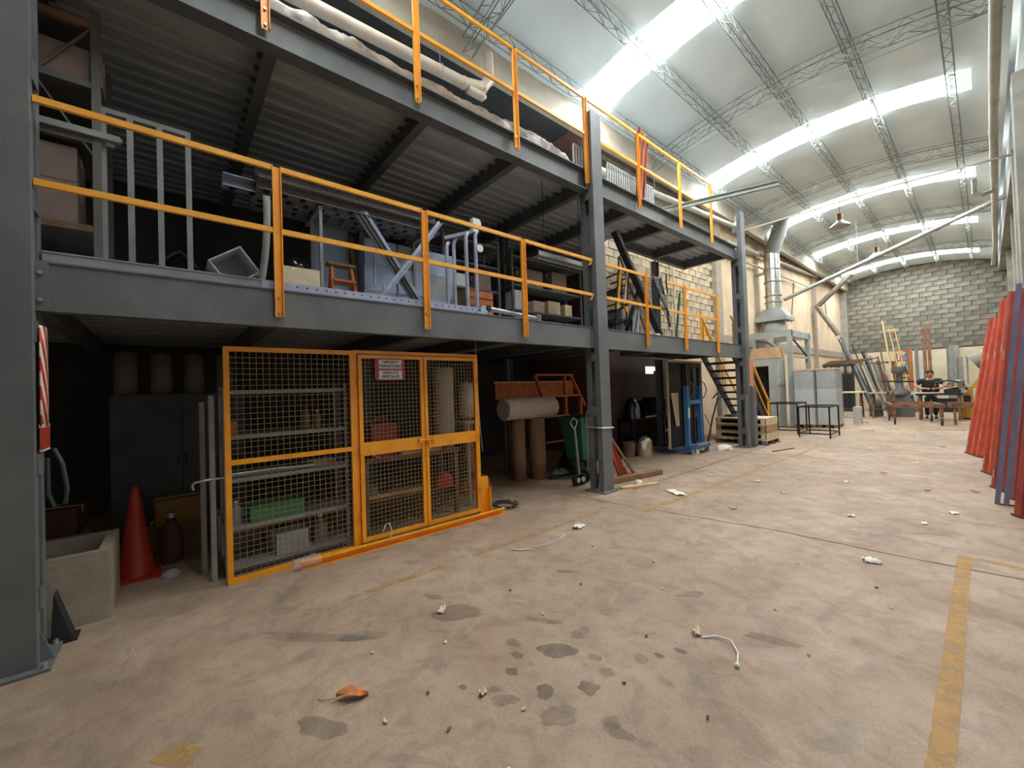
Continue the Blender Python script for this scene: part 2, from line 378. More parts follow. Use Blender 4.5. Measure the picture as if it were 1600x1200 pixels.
for i, y in enumerate(SKY_Y):
    mb = MB(); hw = SKY_H.get(y, SKY_W)
    def fn(u, v):
        x = -5.28+5.30*u; yy = y-hw+2*hw*v
        return (x, yy, roofz(x)+.03+.018*math.sin(v*2*PI*11))
    mb.grid(fn, 12, 44)
    o = mb.struct('window_%d' % (i+1), SKYM)
    for x in PURL[1:]:      # lapped sheet joints over the purlins
        MB().grid(lambda u, v: (x-.05+.10*u, y-hw+2*hw*v, roofz(x)+.006+.018*math.sin(v*2*PI*11)), 1, 66).build('sheet_lap', mat('sheet_lap', (190, 194, 192), .5), o)
# outer roof lid (keeps daylight out between sheets) and side closures
MB().box(-11.6, -5.42, YB, YF, 8.25, 8.35).struct('ceiling_annex', mat('dark_roof', (70, 71, 70), .8, 0, .1, 1))
MB().box(-11.6, 6.6, YB-.2, YF+.2, 8.60, 8.7).struct('trim_1', GREY)

# --- far wall with coursed rough blocks over a plastered dado
wf = MB().box(XL-.3, XR+.3, YF, YF+.3, 0, 8.4).struct('wall_far', MORTAR)
MB().box(XL, -3.0, YF-.05, YF, 0, 3.22).box(-2.75, XR, YF-.05, YF, 0, 3.16).build('plaster_dado', PLASTER2, wf)
bw, bh = .56, .27
def block_mesh(name, sx, sy, sz, k, m_):
    rnd = random.Random(k); mb = MB(); c = .014
    a = [(-sx/2, -sz/2), (sx/2, -sz/2), (sx/2, sz/2), (-sx/2, sz/2)]
    j = lambda s: s*(1+rnd.uniform(-.25, .25))
    back = [Vector((x, 0, z)) for x, z in a]; mid = [Vector((x+rnd.uniform(-.012, .012), -sy*.65, z+rnd.uniform(-.012, .012))) for x, z in a]
    fr = [Vector((x-math.copysign(j(c), x), -sy*rnd.uniform(.85, 1.15), z-math.copysign(j(c), z))) for x, z in a]
    mb.loft(back, mid); mb.loft(mid, fr)
    return mb.mesh(name, (0, 0, 0), m_)
fb = [block_mesh('block', bw-.016, .05, bh-.016, k, (BLOCK, BLOCK2, BLOCK)[k % 3]) for k in range(7)]
rnd = random.Random(3); row = 0; z = 3.36; nb = 0
while z < 7.95:
    x = XL+bw/2-(.28 if row % 2 else 0)
    while x < XR:
        if x-bw/2 > XL-.3 and not (-2.98 < x < -2.78 and z < 3.2):
            o = bpy.data.objects.new('block', rnd.choice(fb)); COL.objects.link(o); o.parent = wf; o.location = (max(XL+.14, x), YF+.005, z); nb += 1
        x += bw
    z += bh; row += 1
# concrete posts of the far wall, top ring beam
MB().box(-1.28, -.88, YF-.12, YF+.02, 0, 3.3).build('concrete_post', CONC, wf)
MB().box(-5.95, -5.55, YF-.14, YF, 0, 8.0).build('concrete_post', CONC, wf)

# --- left wall: tan block bay behind the stair end of the mezzanine, plaster bays beyond
wl = MB().box(XL-.25, XL, 7.9, YF, 0, 8.4).struct('wall_left', MORTAR)
lb = []
for k in range(6):
    me = block_mesh('block', .405, .03, .19, 20+k, (BLOCKT, BLOCKT2, BLOCKT)[k % 3]); lb.append(me)
z = 2.74; row = 0; rnd = random.Random(11)
while z < 6.0:
    y = 8.1+(.21 if row % 2 else 0)
    while y < 14.0:
        o = bpy.data.objects.new('block', rnd.choice(lb)); COL.objects.link(o); o.parent = wl; o.location = (XL-.005, y, z); o.rotation_euler = (0, 0, PI/2); y += .42
    z += .205; row += 1
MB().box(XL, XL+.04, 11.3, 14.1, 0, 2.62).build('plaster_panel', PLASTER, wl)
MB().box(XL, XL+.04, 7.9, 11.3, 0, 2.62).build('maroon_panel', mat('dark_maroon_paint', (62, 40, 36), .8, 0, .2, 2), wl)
_wp = MB().box(XL+.04, XL+.055, 9.75, 10.35, 2.06, 2.17).box(XL+.04, XL+.055, 9.75, 10.1, 1.98, 2.06).struct('window_7', mat('lit_vent', (255, 246, 230), .5, emis=.9))
for y0, y1, z0, z1 in ((14.75, 20.2, 0, 3.0), (14.75, 20.2, 3.35, 7.4), (20.6, 26.3, 0, 3.0), (20.6, 26.3, 3.35, 7.4), (26.75, 32.9, 0, 3.0), (26.75, 32.9, 3.35, 7.4)):
    MB().box(XL, XL+.04, y0, y1, z0, z1).build('plaster_panel', PLASTER, wl)
for y in (14.4, 20.4, 26.5):
    MB().box(XL-.02, XL+.16, y-.22, y+.22, 0, 7.6).build('concrete_post', CONC_L, wl)
MB().box(XL-.02, XL+.09, 14.6, 32.9, 3.0, 3.35).build('ring_beam', CONC_L, wl)
MB().box(XL-.02, XL+.12, 7.9, 32.9, 7.3, 7.75).build('ring_beam', CONC_L, wl)
# deep bay behind the mezzanine
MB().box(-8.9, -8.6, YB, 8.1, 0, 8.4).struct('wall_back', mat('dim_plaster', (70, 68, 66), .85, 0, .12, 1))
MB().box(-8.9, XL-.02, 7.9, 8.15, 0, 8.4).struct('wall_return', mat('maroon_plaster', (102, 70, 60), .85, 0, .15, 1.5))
MB().box(-8.9, 6.4, YB-.3, YB, 0, 8.6).struct('wall_near', GREY)
# right wall with concrete posts, yard opening between y 1.2 and 6.0 where the floor marking turns
wr = MB().box(XR, XR+.25, 6.0, YF, 0, 8.6).box(XR, XR+.25, YB, 1.8, 0, 8.6).box(XR, XR+.25, 1.8, 6.0, 4.6, 8.6).struct('wall_right', CONC)
MB().box(.62, XR+.01, YB, YF, 7.0, 8.0).build('gutter_fascia', mat('fascia_grey', (150, 150, 146), .8, 0, .1, 2), wr)
for y, x0, z1 in ((9.4, .385, 5.9), (15.35, .575, 6.9), (21.4, .72, 6.9), (27.5, .76, 6.9)):
    MB().box(x0, XR+.01, y-.25, y+.25, 0, z1).build('concrete_post', CONC, wr)
# --- valley girder fascia and lattice roof steel
TRUSS = mat('truss_steel', (150, 153, 150), .6, .1, .15, 4)
MB().box(-5.62, -5.46, YB, YF, 7.22, 7.74).struct('trim_2', mat('valley_insulation', (186, 176, 160), .7, 0, .12, 1.2, .4, 4))
def lattice(P, name, label, dep=.24, wd=.14, r=.012, step=.26, group=None, cat='truss'):
    """boxed lattice girder following points P (list of top-centre points)"""
    P = [Vector(p) for p in P]; d = (P[-1]-P[0]).normalized(); side = Vector((-d.y, d.x, 0)).normalized()*wd/2; dn = Vector((0, 0, -dep))
    t = thing(name, label, cat, P[len(P)//2]+dn, group)
    for s in (-1, 1):
        MB().tube([p+side*s for p in P], r*1.3, 5).build('top_chord', TRUSS, t)
    for s in (-1, 1):
        MB().tube([p+side*s+dn for p in P], r*1.3, 5).build('bottom_chord', TRUSS, t)
    mb = MB(); L_ = sum((P[i+1]-P[i]).length for i in range(len(P)-1)); n = int(L_/step)
    def at(q):
        q = max(0, min(1, q))*(len(P)-1); i = min(int(q), len(P)-2); return P[i].lerp(P[i+1], q-i)
    for k in range(n):
        a, b = at(k/n), at((k+1)/n); q = k % 2
        for s in (-1, 1):
            mb.bar(a+side*s+(dn if q else dn*0), b+side*s+(dn*0 if q else dn), r*1.2)
        mb.bar(a+side*(1 if q else -1)+dn, b+side*(-1 if q else 1)+dn, r*1.1)
    mb.build('lacing', TRUSS, t, kind='stuff'); return t
names = ['over the mezzanine railing', 'above the second skylight bay', 'in the middle of the hall', 'beyond the exhaust chimney', 'nearest the far block wall']
for k, y in enumerate((3.9, 9.75, 15.75, 21.6, 27.6)):
    lattice([(x, y, roofz(x)-.16) for x in [-5.45+.39*i for i in range(16)]], 'roof_truss', 'grey lattice arch truss spanning the hall '+names[k], .26, .2, .009, .26, 'arch trusses')
    MB().tube([(-5.4, y+.05, 7.28), (-4.2, y+.05, 7.42), (-2.6, y+.05, 7.5), (-1, y+.05, 7.42), (.3, y+.05, 7.28)], .012, 5).thing('tie_rod', TRUSS, 'thin steel tie rod slung under the lattice arch '+names[k], 'tie rod', 'tie rods')
pn = ['along the gutter above the mezzanine', 'second from the mezzanine side', 'along the crown of the roof', 'second from the right wall', 'nearest the right wall']
for k, x in enumerate(PURL):
    lattice([(x, y, roofz(x)-.04) for y in (2.0, 10, 18, 26, 32.8)], 'roof_purlin', 'grey lattice purlin running down the hall '+pn[k], .2, .13, .008, .24, 'lattice purlins', 'purlin')

# ================================================================== MEZZANINE STEEL
BOLT = mat('bolt_steel', (180, 176, 168), .4, .6)
def steel_column(yc, label, z1=6.05, zl=None):
    xc = -4.035; t = thing('steel_column', label, 'column', (xc, yc, 0), 'mezzanine columns')
    for sx in (-1, 1):
        xw = xc+sx*.135; top = z1 if sx > 0 else (zl or z1-.95)
        mb = MB()
        # web outward, flanges pointing to the gap
        mb.box(xw, xw-sx*.012, yc-.125, yc+.125, .02, top)
        for sy in (-1, 1): mb.box(xw-sx*.012, xw-sx*.095, yc+sy*.125, yc+sy*.111, .02, top)
        mb.build('channel', STEEL, t)
    z = .62
    for k in range(7):
        zz = .35+k*.86
        if zz > z1-.3: break
        for sy in (-1, 1): MB().box(xc-.075, xc+.075, yc+sy*.126, yc+sy*.134, zz, zz+.14).build('batten_plate', STEEL, t)
    MB().box(xc-.2, xc+.2, yc-.19, yc+.19, 0, .018).build('base_plate', STEEL, t)
    for sy in (-1, 1):
        for sx in (-1, 1): MB().cyl((xc+sx*.165, yc+sy*.16, .018), (xc+sx*.165, yc+sy*.16, .045), .014, n=6).build('anchor_bolt', BOLT, t)
        mb = MB(); y0 = yc+sy*.125
        mb.loft([Vector((xc+.05, y0, .018)), Vector((xc+.05, y0+sy*.065, .018)), Vector((xc+.05, y0, .22))], [Vector((xc+.062, y0, .018)), Vector((xc+.062, y0+sy*.065, .018)), Vector((xc+.062, y0, .22))]); mb.build('gusset', STEEL, t)
    return t
c1 = steel_column(-.79, 'dark steel column at the left edge of the view with a striped sign on it')
c2 = steel_column(5.25, 'steel twin-channel column in the middle of the mezzanine with a white strap')
c3 = steel_column(11.25, 'steel twin-channel column at the far end of the mezzanine beside the stairs')
MB().tube([(-3.885, 5.10, 1.02), (-3.885, 5.40, 1.00), (-4.19, 5.40, 1.0), (-4.19, 5.10, 1.02), (-3.885, 5.10, 1.02)], .012, 6).build('tie_strap', WHITE, c2, 'white plastic strap')
MB().tube([(-4.0, 5.11, .50), (-3.99, 5.10, .36), (-4.0, 5.108, .30)], .006, 5).build('hanging_cord', WHITE, c2)
MB().tube([(-3.93, 11.10, 1.35), (-3.92, 11.09, 1.0), (-3.95, 11.09, .85), (-3.91, 11.09, .45), (-3.90, 11.08, .12)], .018, 6).build('plastic_strip', FILM, c3, 'torn white plastic film hanging down the column')

def deck(z, depth_pts, y0, y1, parent, ribdepth=.03):
    """profiled steel deck, ribs run along y between joists"""
    xa, xb = depth_pts; mb = MB(); n = int((xa-xb)/.2); prof = []
    for i in range(n+1):
        x = xa-i*.2
        prof += [(x, z), (x-.085, z), (x-.105, z+ribdepth), (x-.18, z+ribdepth)]
    prof = [p for p in prof if p[0] >= xb]
    for (xa_, za_), (xb_, zb_) in zip(prof[:-1], prof[1:]): mb.add([(xa_, y0, za_), (xa_, y1, za_), (xb_, y1, zb_), (xb_, y0, zb_)], [(0, 1, 2, 3)])
    mb.box(xa, xb, y0, y1, z+ribdepth+.002, z+ribdepth+.03)
    return mb.build('deck_sheet', STEEL_D, parent)
JY = [-2.2, -.75, .76, 2.35, 3.8, 5.25, 6.6, 7.87, 9.43, 10.95]
def mezzanine(name, label, zb, zt, style, back2):
    t = thing(name, label, 'mezzanine', (-4.8, 5.2, zb))
    for y0, y1 in ((-.66, 5.12), (5.38, 11.12)):
        mb = MB(); h = zt-zb
        if style == 'C': mb.box(-4.0, -4.012, y0, y1, zb, zt).box(-4.012, -4.09, y0, y1, zt-.014, zt).box(-4.012, -4.09, y0, y1, zb, zb+.014)
        else: mb.box(-4.06, -4.075, y0, y1, zb+.01, zt-.01).box(-3.99, -4.145, y0, y1, zt-.016, zt).box(-3.99, -4.145, y0, y1, zb, zb+.018)
        e = mb.build('edge_beam', STEEL, t)
        for yy in (y0+.02, y1-.02):
            MB().box(-3.985, -4.0, yy-.035, yy+.035, zb-.0, zt).build('end_plate', STEEL, e)
            for q in (.07, h-.07): MB().cyl((-3.985, yy, zb+q), (-3.968, yy, zb+q), .014, n=6).build('bolt', BOLT, e)
    if style == 'C':
        MB().box(-3.99, -4.10, -.66, 5.12, zt, zt+.012).box(-3.99, -4.10, 5.38, 11.12, zt, zt+.012).build('edge_angle', STEEL, t)
    for y in JY:
        xb = -8.5 if y < 7.7 else back2
        MB().ibeam((-4.09, y, zb+.19), (xb, y, zb+.19), .24, .11, .012).build('joist', STEEL, t)
    deck(zt-.045, (-4.05, -8.55), -3.2, 7.85, t); deck(zt-.045, (-4.05, back2-.08), 7.85, 11.05, t)
    MB().ibeam((back2, 7.9, zb+.19), (back2, 11.05, zb+.19), .24, .11, .012).build('back_beam', STEEL, t)
    return t
mz1 = mezzanine('mezzanine_floor', 'lower charcoal steel mezzanine floor carrying stored goods', 2.28, 2.60, 'C', -5.4)
mz2 = mezzanine('mezzanine_floor', 'upper charcoal steel mezzanine floor above the stored goods', 4.80, 5.13, 'I', -5.34)
D1, D2 = 2.60+.012, 5.13
# back-row posts
for y, xx in ((9.43, -5.34), (5.25, -6.3), (2.35, -6.3)):
    t = thing('support_post', 'slim dark steel post under the upper deck '+{9.43: 'against the tan block wall', 5.25: 'behind the middle column', -.6: 'far back on the left', 2.35: 'behind the wrapped boxes'}[y], 'post', (xx, y, 0), 'back posts')
    MB().ibeam((xx, y, .012), (xx, y, 2.30), .14, .14, .012, (0, 1, 0)).build('lower_shaft', STEEL, t)
    MB().ibeam((xx, y, 2.64), (xx, y, 4.80), .14, .14, .012, (0, 1, 0)).build('upper_shaft', STEEL, t)
    MB().box(xx-.13, xx+.13, y-.13, y+.13, 0, .012).build('base_plate', STEEL, t)

def railing(label, posts, y0, y1, zb, h=1.10, brackets=False):
    """posts: U channels bolted on the beam face, two rails between"""
    t = thing('guard_railing', label, 'railing', (-3.97, (y0+y1)/2, zb-.24), 'yellow guard railings')
    for y in posts:
        mb = MB(); x0, x1 = -3.985, -3.945
        mb.box(x0, x0+.006, y-.035, y+.035, zb-.24, zb+h)
        mb.box(x0, x1, y-.035, y-.028, zb-.24, zb+h).box(x0, x1, y+.028, y+.035, zb-.24, zb+h)
        p = mb.build('post', YELRAIL, t)
        for q in (-.2, -.06): MB().cyl((x0+.006, y, zb+q), (x0+.022, y, zb+q), .012, n=6).build('bolt', BOLT, p)
    for zz, nm in ((h-.022, 'top_rail'), (h*.475, 'mid_rail')):
        ys = sorted([y0]+[y for y in posts if y0 < y < y1]+[y1])
        for a, b in zip(ys[:-1], ys[1:]):
            MB().box(-3.982, -3.952, a+(.036 if a in posts else 0), b-(.036 if b in posts else 0), zb+zz-.022, zb+zz+.022).build(nm, YELRAIL, t)
        if brackets:
            MB().tube([(-3.967, y1-.01, zb+zz), (-3.967, y1-.03, zb+zz-.06), (-3.967, y1-.07, zb+zz-.085)], .014, 6).build('end_hook', YELRAIL, t)
    return t
railing('long orange-yellow guard railing of the lower deck in front of the boxes', [.735, 2.17, 3.64], -.66, 5.11, 2.60, 1.09, True)
railing('orange-yellow guard railing of the lower deck next to the stairs', [6.66, 8.12, 9.66], 5.39, 9.66, 2.60, 1.09)
railing('long orange-yellow guard railing of the upper deck along the plastic-covered bundle', [-.7, .68, 2.14, 3.60, 5.07], -.7, 5.07, 5.13, 1.15)
railing('orange-yellow guard railing of the upper deck at its far end', [6.56, 8.10, 9.56], 5.115, 9.56, 5.13, 1.15)

# ================================================================== COMMON BUILDERS
def frame_rect(t, name, m_, plane_x, y0, y1, z0, z1, w_, d_):
    """rectangular tube frame in a plane of constant x; four members"""
    MB().box(plane_x-d_/2, plane_x+d_/2, y0, y0+w_, z0, z1).build(name, m_, t); MB().box(plane_x-d_/2, plane_x+d_/2, y1-w_, y1, z0, z1).build(name, m_, t)
    MB().box(plane_x-d_/2, plane_x+d_/2, y0+w_, y1-w_, z1-w_, z1).build(name, m_, t); MB().box(plane_x-d_/2, plane_x+d_/2, y0+w_, y1-w_, z0, z0+w_).build(name, m_, t)
WIRE = mat('mesh_wire', (146, 126, 92), .5, .4, .1, 9)
def wire_mesh(parent, x, y0, y1, z0, z1, cell=.052, r=.0022):
    mb = MB(); n = max(2, round((y1-y0)/cell)); k = max(2, round((z1-z0)/cell))
    for i in range(1, n): y = y0+(y1-y0)*i/n; mb.box(x-r, x+r, y-r, y+r, z0, z1)
    for i in range(1, k): z = z0+(z1-z0)*i/k; mb.box(x+r, x+3*r, y0, y1, z-r, z+r)
    return mb.build('wire_mesh', WIRE, parent, kind='stuff')
def carton(name, label, c, size, rz, m_, group=None, cat='box', open_=False, tape=True):
    """box with a base at c, two top flaps meeting in a seam, tape strip"""
    sx, sy, sz = size; t = thing(name, label, cat, c, group); t.rotation_euler = (0, 0, rz)
    def loc(mb, nm, mm):
        me = mb.mesh(nm, (0, 0, 0), mm); o = bpy.data.objects.new(nm, me); COL.objects.link(o); o.parent = t; return o
    g = .004
    b = MB(); b.box(-sx/2, sx/2, -sy/2, sy/2, 0, sz-.006); loc(b, 'body', m_)
    loc(MB().box(-sx/2, -g, -sy/2, sy/2, sz-.006, sz), 'flap', m_); loc(MB().box(g, sx/2, -sy/2, sy/2, sz-.006, sz), 'flap', m_)
    if tape: loc(MB().box(-.025, .025, -sy/2-.001, sy/2+.001, sz*.72, sz+.001), 'tape', PAPER)
    return t
def crumple(c, sx, sy, sz, seed, nu=10, nv=10, pw=2.4):
    """a slumped bag or cloth heap standing on c"""
    mb = MB(); c = Vector(c); V = []
    for j in range(nv+1):
        ph = j/nv
        for i in range(nu*2):
            a = 2*PI*i/(nu*2); rr = max(0, 1-ph**pw)**.5
            k = 1+.22*nzz(math.cos(a)*1.6+seed, math.sin(a)*1.6, ph*2.2+seed)
            V.append(c+Vector((math.cos(a)*sx/2*rr*k, math.sin(a)*sy/2*rr*k, sz*ph*(1+.12*nzz(a*1.5, seed)))))
    n = nu*2
    F = [(j*n+i, j*n+(i+1) % n, (j+1)*n+(i+1) % n, (j+1)*n+i) for j in range(nv) for i in range(n)]
    mb.add(V, F, True); mb.add(V[:n], [tuple(range(n-1, -1, -1))]); return mb
def caster(t, x, y, z, r=.06, yaw=0., wheel_m=None):
    """swivel caster hanging from height z to the floor z-..., wheel axis along yaw"""
    ax = Vector((math.cos(yaw), math.sin(yaw), 0))
    f = MB(); f.box(x-.03, x+.03, y-.03, y+.03, z-.012, z)
    for s in (-1, 1): f.bar(Vector((x, y, z-.01))+ax*s*.022, Vector((x, y, z-r*1.35))+ax*s*.022, .006, .035)
    q = f.build('caster_fork', GALV, t); c = Vector((x, y, z-r*1.35))
    MB().cyl(c-ax*.016, c+ax*.016, r, n=16).build('wheel', wheel_m or RUBBER, t)

# ================================================================== WIRE CAGE AND WHAT IT HOLDS
cage = thing('storage_cage', 'yellow steel mesh cage with double doors under the mezzanine', 'cage', (-4.44, 1.75, 0))
frame_rect(cage, 'frame_member', YEL, -4.44, .36, 1.515, 0, 2.14, .045, .045)
MB().box(-4.4625, -4.4175, .405, 1.47, 1.06, 1.105).build('frame_rail', YEL, cage)
wire_mesh(cage, -4.445, .405, 1.47, 1.105, 2.095); wire_mesh(cage, -4.445, .405, 1.47, .045, 1.06)
MB().box(-4.475, -4.43, 1.515, 3.16, 2.11, 2.15).box(-4.475, -4.43, 1.515, 1.55, 0, 2.11).box(-4.475, -4.43, 3.13, 3.16, 0, 2.11).build('door_frame', YEL, cage)
for y0, y1, hinge in ((1.555, 2.335, 1), (2.345, 3.125, -1)):
    d = MB(); w_ = .042; x = -4.425
    d.box(x-.02, x+.02, y0, y0+w_, .06, 2.10).box(x-.02, x+.02, y1-w_, y1, .06, 2.10).box(x-.02, x+.02, y0+w_, y1-w_, 2.06, 2.10).box(x-.02, x+.02, y0+w_, y1-w_, .06, .10)
    door = d.build('door', YEL, cage)
    MB().box(x-.012, x+.012, y0+w_, y1-w_, .99, 1.135).build('kick_band', YEL, door)
    wire_mesh(door, x-.005, y0+w_, y1-w_, 1.135, 2.06, .047); wire_mesh(door, x-.005, y0+w_, y1-w_, .10, .99, .047)
    yh = y0-.0 if hinge > 0 else y1
    for z in (.35, 1.05, 1.8): MB().cyl((x+.022, yh, z-.04), (x+.022, yh, z+.04), .012, n=8).build('hinge', YEL, door)
lt = thing('door_latch', 'yellow sliding bolt latch on the cage doors', 'latch', (-4.39, 2.36, 1.07))
MB().cyl((-4.39, 2.27, 1.09), (-4.39, 2.47, 1.09), .011, n=8).build('bolt', YEL, lt); MB().cyl((-4.385, 2.37, 1.09), (-4.36, 2.37, .98), .012, n=8).build('handle', YEL, lt)
[MB().box(-4.402, -4.385, q, q+.05, 1.06, 1.12).build('keeper', YEL, lt) for q in (2.25, 2.43)]
ft = thing('cage_foot', 'yellow triangular steel foot plate at the right end of the cage', 'bracket', (-4.42, 3.22, 0))
MB().loft([Vector((-4.46, 3.17, .012)), Vector((-4.46, 3.31, .012)), Vector((-4.46, 3.28, .50)), Vector((-4.46, 3.17, .50))], [Vector((-4.44, 3.17, .012)), Vector((-4.44, 3.31, .012)), Vector((-4.44, 3.28, .50)), Vector((-4.44, 3.17, .50))]).build('side_plate', YEL, ft)
MB().box(-4.46, -4.36, 3.17, 3.31, 0, .012).build('base_plate', YEL, ft); MB().box(-4.44, -4.38, 3.27, 3.285, .012, .35).build('rib', YEL, ft)
bar = thing('floor_rail', 'long yellow square steel bar lying on the floor along the cage, end in film', 'steel bar', (-4.31, 2.15, 0))
MB().chan((-4.335, .93, .035), (-4.30, 3.42, .035), .07, .06, .006).build('channel', YEL, bar)
fl_ = MB()
fl_.grid(lambda u, v: (-4.315+.065*math.cos(2*PI*v)*(1+.35*nzz(u*9, v*5, 1)), .86+.24*u, max(.002, .05+.062*math.sin(2*PI*v)*(1+.4*nzz(u*8, v*6, 4)))), 10, 14)
fl_.build('film_wrap', FILM, bar, 'clear stretch film around the bar end')
sg = thing('notice_sign', 'red sign with two white panels reading DEPOSITO TRANSITORIO RESIDUOS ESPECIALES', 'sign', (-4.395, 1.915, 1.82))
mb = MB(); r_ = .03; y0, y1, z0, z1 = 1.735, 2.095, 1.815, 2.06
pts = []
for cy, cz, a0 in ((y1-r_, z1-r_, 0), (y0+r_, z1-r_, PI/2), (y0+r_, z0+r_, PI), (y1-r_, z0+r_, 3*PI/2)):
    pts += [(cy+r_*math.cos(a0+k*PI/8), cz+r_*math.sin(a0+k*PI/8)) for k in range(5)]
mb.loft([Vector((-4.40, a, b)) for a, b in pts], [Vector((-4.394, a, b)) for a, b in pts]); mb.build('plate', SIGNRED, sg)
for zc, l1, l2 in ((1.998, 'DEPOSITO', 'TRANSITORIO'), (1.878, 'RESIDUOS', 'ESPECIALES')):
    MB().box(-4.394, -4.392, 1.78, 2.055, zc-.05, zc+.05).build('white_panel', WHITE, sg)
    for tx, dz, s_ in ((l1, .022, .04), (l2, -.022, .042)): text_mesh(tx, s_, (-4.3915, 1.917, zc+dz), (0, 1, 0), (0, 0, 1), BLACK, sg)
# shelving in the cage
sh = thing('shelving_unit', 'grey slotted-angle shelving unit inside the cage', 'shelf', (-4.8, .93, 0))
for x in (-4.62, -5.0):
    for y in (.36, 1.50):
        s_ = 1 if y < 1 else -1; q = 1 if x > -4.8 else -1
        u_ = MB().box(x, x-q*.004, y, y+s_*.04, 0, 1.78).box(x, x-q*.04, y, y+s_*.004, 0, 1.78).build('upright', SHELF, sh)
        h_ = MB()
        for k in range(40): h_.box(x-.0005 if q < 0 else x-.0035, x+.0035 if q < 0 else x+.0008, y+s_*.016, y+s_*.026, .05+k*.043, .065+k*.043)
        h_.build('slots', BLACK, u_, kind='stuff')
for z in (1.74, 1.31, .90, .45, .08):
    mb = MB(); mb.box(-4.625, -4.995, .365, 1.495, z, z+.003).box(-4.622, -4.625, .365, 1.495, z-.035, z+.003).box(-4.995, -4.998, .365, 1.495, z-.035, z+.003); mb.build('shelf', SHELF, sh)
gc = thing('parts_bin', 'green plastic tray on the lower cage shelf', 'crate', (-4.74, .80, .453))
mb = MB(); x0, x1, y0, y1, z0, z1 = -4.87, -4.635, .56, 1.05, .453, .61
mb.box(x0+.02, x1-.02, y0+.01, y1-.01, z0, z0+.006).box(x1-.012, x1-.004, y0+.01, y1-.01, z0, z1).box(x0+.004, x0+.012, y0+.01, y1-.01, z0, z1).box(x0+.012, x1-.012, y0+.004, y0+.012, z0, z1).box(x0+.012, x1-.012, y1-.012, y1-.004, z0, z1); mb.build('tray', GREENC, gc)
MB().box(x1-.004, x1+.004, y0, y1, z1-.014, z1).box(x0-.002, x0+.004, y0, y1, z1-.014, z1).build('rim', GREENC, gc)
MB().tube([(-4.64, .38, .945), (-4.64, .75, .95), (-4.64, 1.15, .935)], .014, 8).thing('metal_rod', GALV, 'pale metal rod lying on the middle cage shelf', 'rod')
def bottle(label, c, r, h, m_, capm):
    t = thing('bottle', label, 'bottle', c); x, y, z = c
    MB().lathe(c, [(r, 0), (r, h*.6), (r*.4, h*.8), (r*.35, h*.92)], 12).build('body', m_, t); MB().lathe((x, y, z+h*.9), [(r*.42, 0), (r*.42, h*.1)], 10).build('cap', capm, t)
bottle('grey bottle left of the green tray on the cage shelf', (-4.75, .46, .453), .05, .22, PALEBOX, WHITE)
bottle('dusty bottle on the bottom cage shelf', (-4.76, 1.22, .083), .07, .30, CARD_D, WHITE)
bottle('dark bottle on the cage shelf second from top', (-4.82, 1.12, 1.313), .045, .26, WOOD_D, RUBBER)
bottle('small amber bottle beside the dark bottle in the cage', (-4.83, 1.24, 1.313), .04, .2, TUBE, WHITE)
carton('carton', 'grey carton on the bottom cage shelf', (-4.78, .92, .083), (.26, .30, .2), .1, PALEBOX)
carton('carton', 'small orange carton at the left end of a cage shelf', (-4.72, .43, 1.313), (.16, .09, .13), 0, WOOD_O)
carton('carton', 'flat brown carton on the middle cage shelf', (-4.83, 1.25, .903), (.24, .26, .06), .2, CARD)
# junk behind the doors
t = thing('canister', 'red plastic canister standing behind the cage doors', 'canister', (-4.95, 2.0, 0))
MB().box(-5.1, -4.8, 1.84, 2.16, .88, 1.30).build('body', SIGNRED, t); MB().tube([(-4.95, 1.9, 1.30), (-4.95, 1.92, 1.36), (-4.95, 2.08, 1.36), (-4.95, 2.10, 1.30)], .014, 8).build('handle', SIGNRED, t); MB().cyl((-5.04, 2.0, 1.30), (-5.04, 2.0, 1.34), .03).build('cap', BLACK, t)
t = thing('work_bench', 'rough wooden bench loaded with junk behind the cage doors', 'bench', (-4.98, 2.35, 0))
MB().box(-5.22, -4.76, 1.72, 3.05, .84, .88).build('top', WOOD_D, t); MB().box(-5.2, -4.78, 1.75, 3.02, .36, .385).build('lower_shelf', WOOD_D, t)
for x in (-5.2, -4.8):
    for y in (1.75, 3.0): MB().box(x-.025, x+.025, y-.025, y+.025, 0, .84).build('leg', WOOD_D, t)
MB().tube([(-4.74, 1.8, .95), (-4.72, 1.9, .90)], .01, 6).thing('offcut_rod', GALV, 'short bright rod end on the junk bench', 'rod')
for k, (x, y, z, l, m_, nm) in enumerate([(-4.86, 2.15, .388, .7, WOOD, 'pale wooden batten on the junk bench lower shelf'), (-5.02, 2.4, .388, .6, WOOD_D, 'dark wooden batten on the junk bench lower shelf'), (-4.84, 2.5, .884, .6, WOOD, 'pale wooden batten on top of the junk bench')]):
    b = MB(); b.obox((x, y, z+.02), (.07, l, .038), (0, 0, .06*k-.05)); b.obox((x, y, z+.02), (.05, l-.04, .04), (0, 0, .06*k-.05)); b.thing('batten', m_, nm, 'batten')
crumple((-4.80, 2.80, .388), .18, .3, .2, 3).thing('red_rag', SIGNRED, 'crumpled red rag on the junk bench lower shelf', 'rag')
crumple((-5.05, 1.9, .386), .2, .2, .16, 8).thing('grey_rag', CARD_D, 'crumpled grey cloth beside the red rag', 'rag')
t = thing('film_roll', 'tall translucent film roll standing behind the right cage door', 'film roll', (-4.98, 2.95, .88)); MB().lathe((-4.98, 2.95, .88), [(.03, 0), (.13, .005), (.145, .3), (.14, .8), (.15, 1.1), (.12, 1.13), (.03, 1.135)], 20).build('film', FOAM, t); MB().cyl((-4.98, 2.95, 1.135), (-4.98, 2.95, 1.2), .035).build('core', TUBE, t)
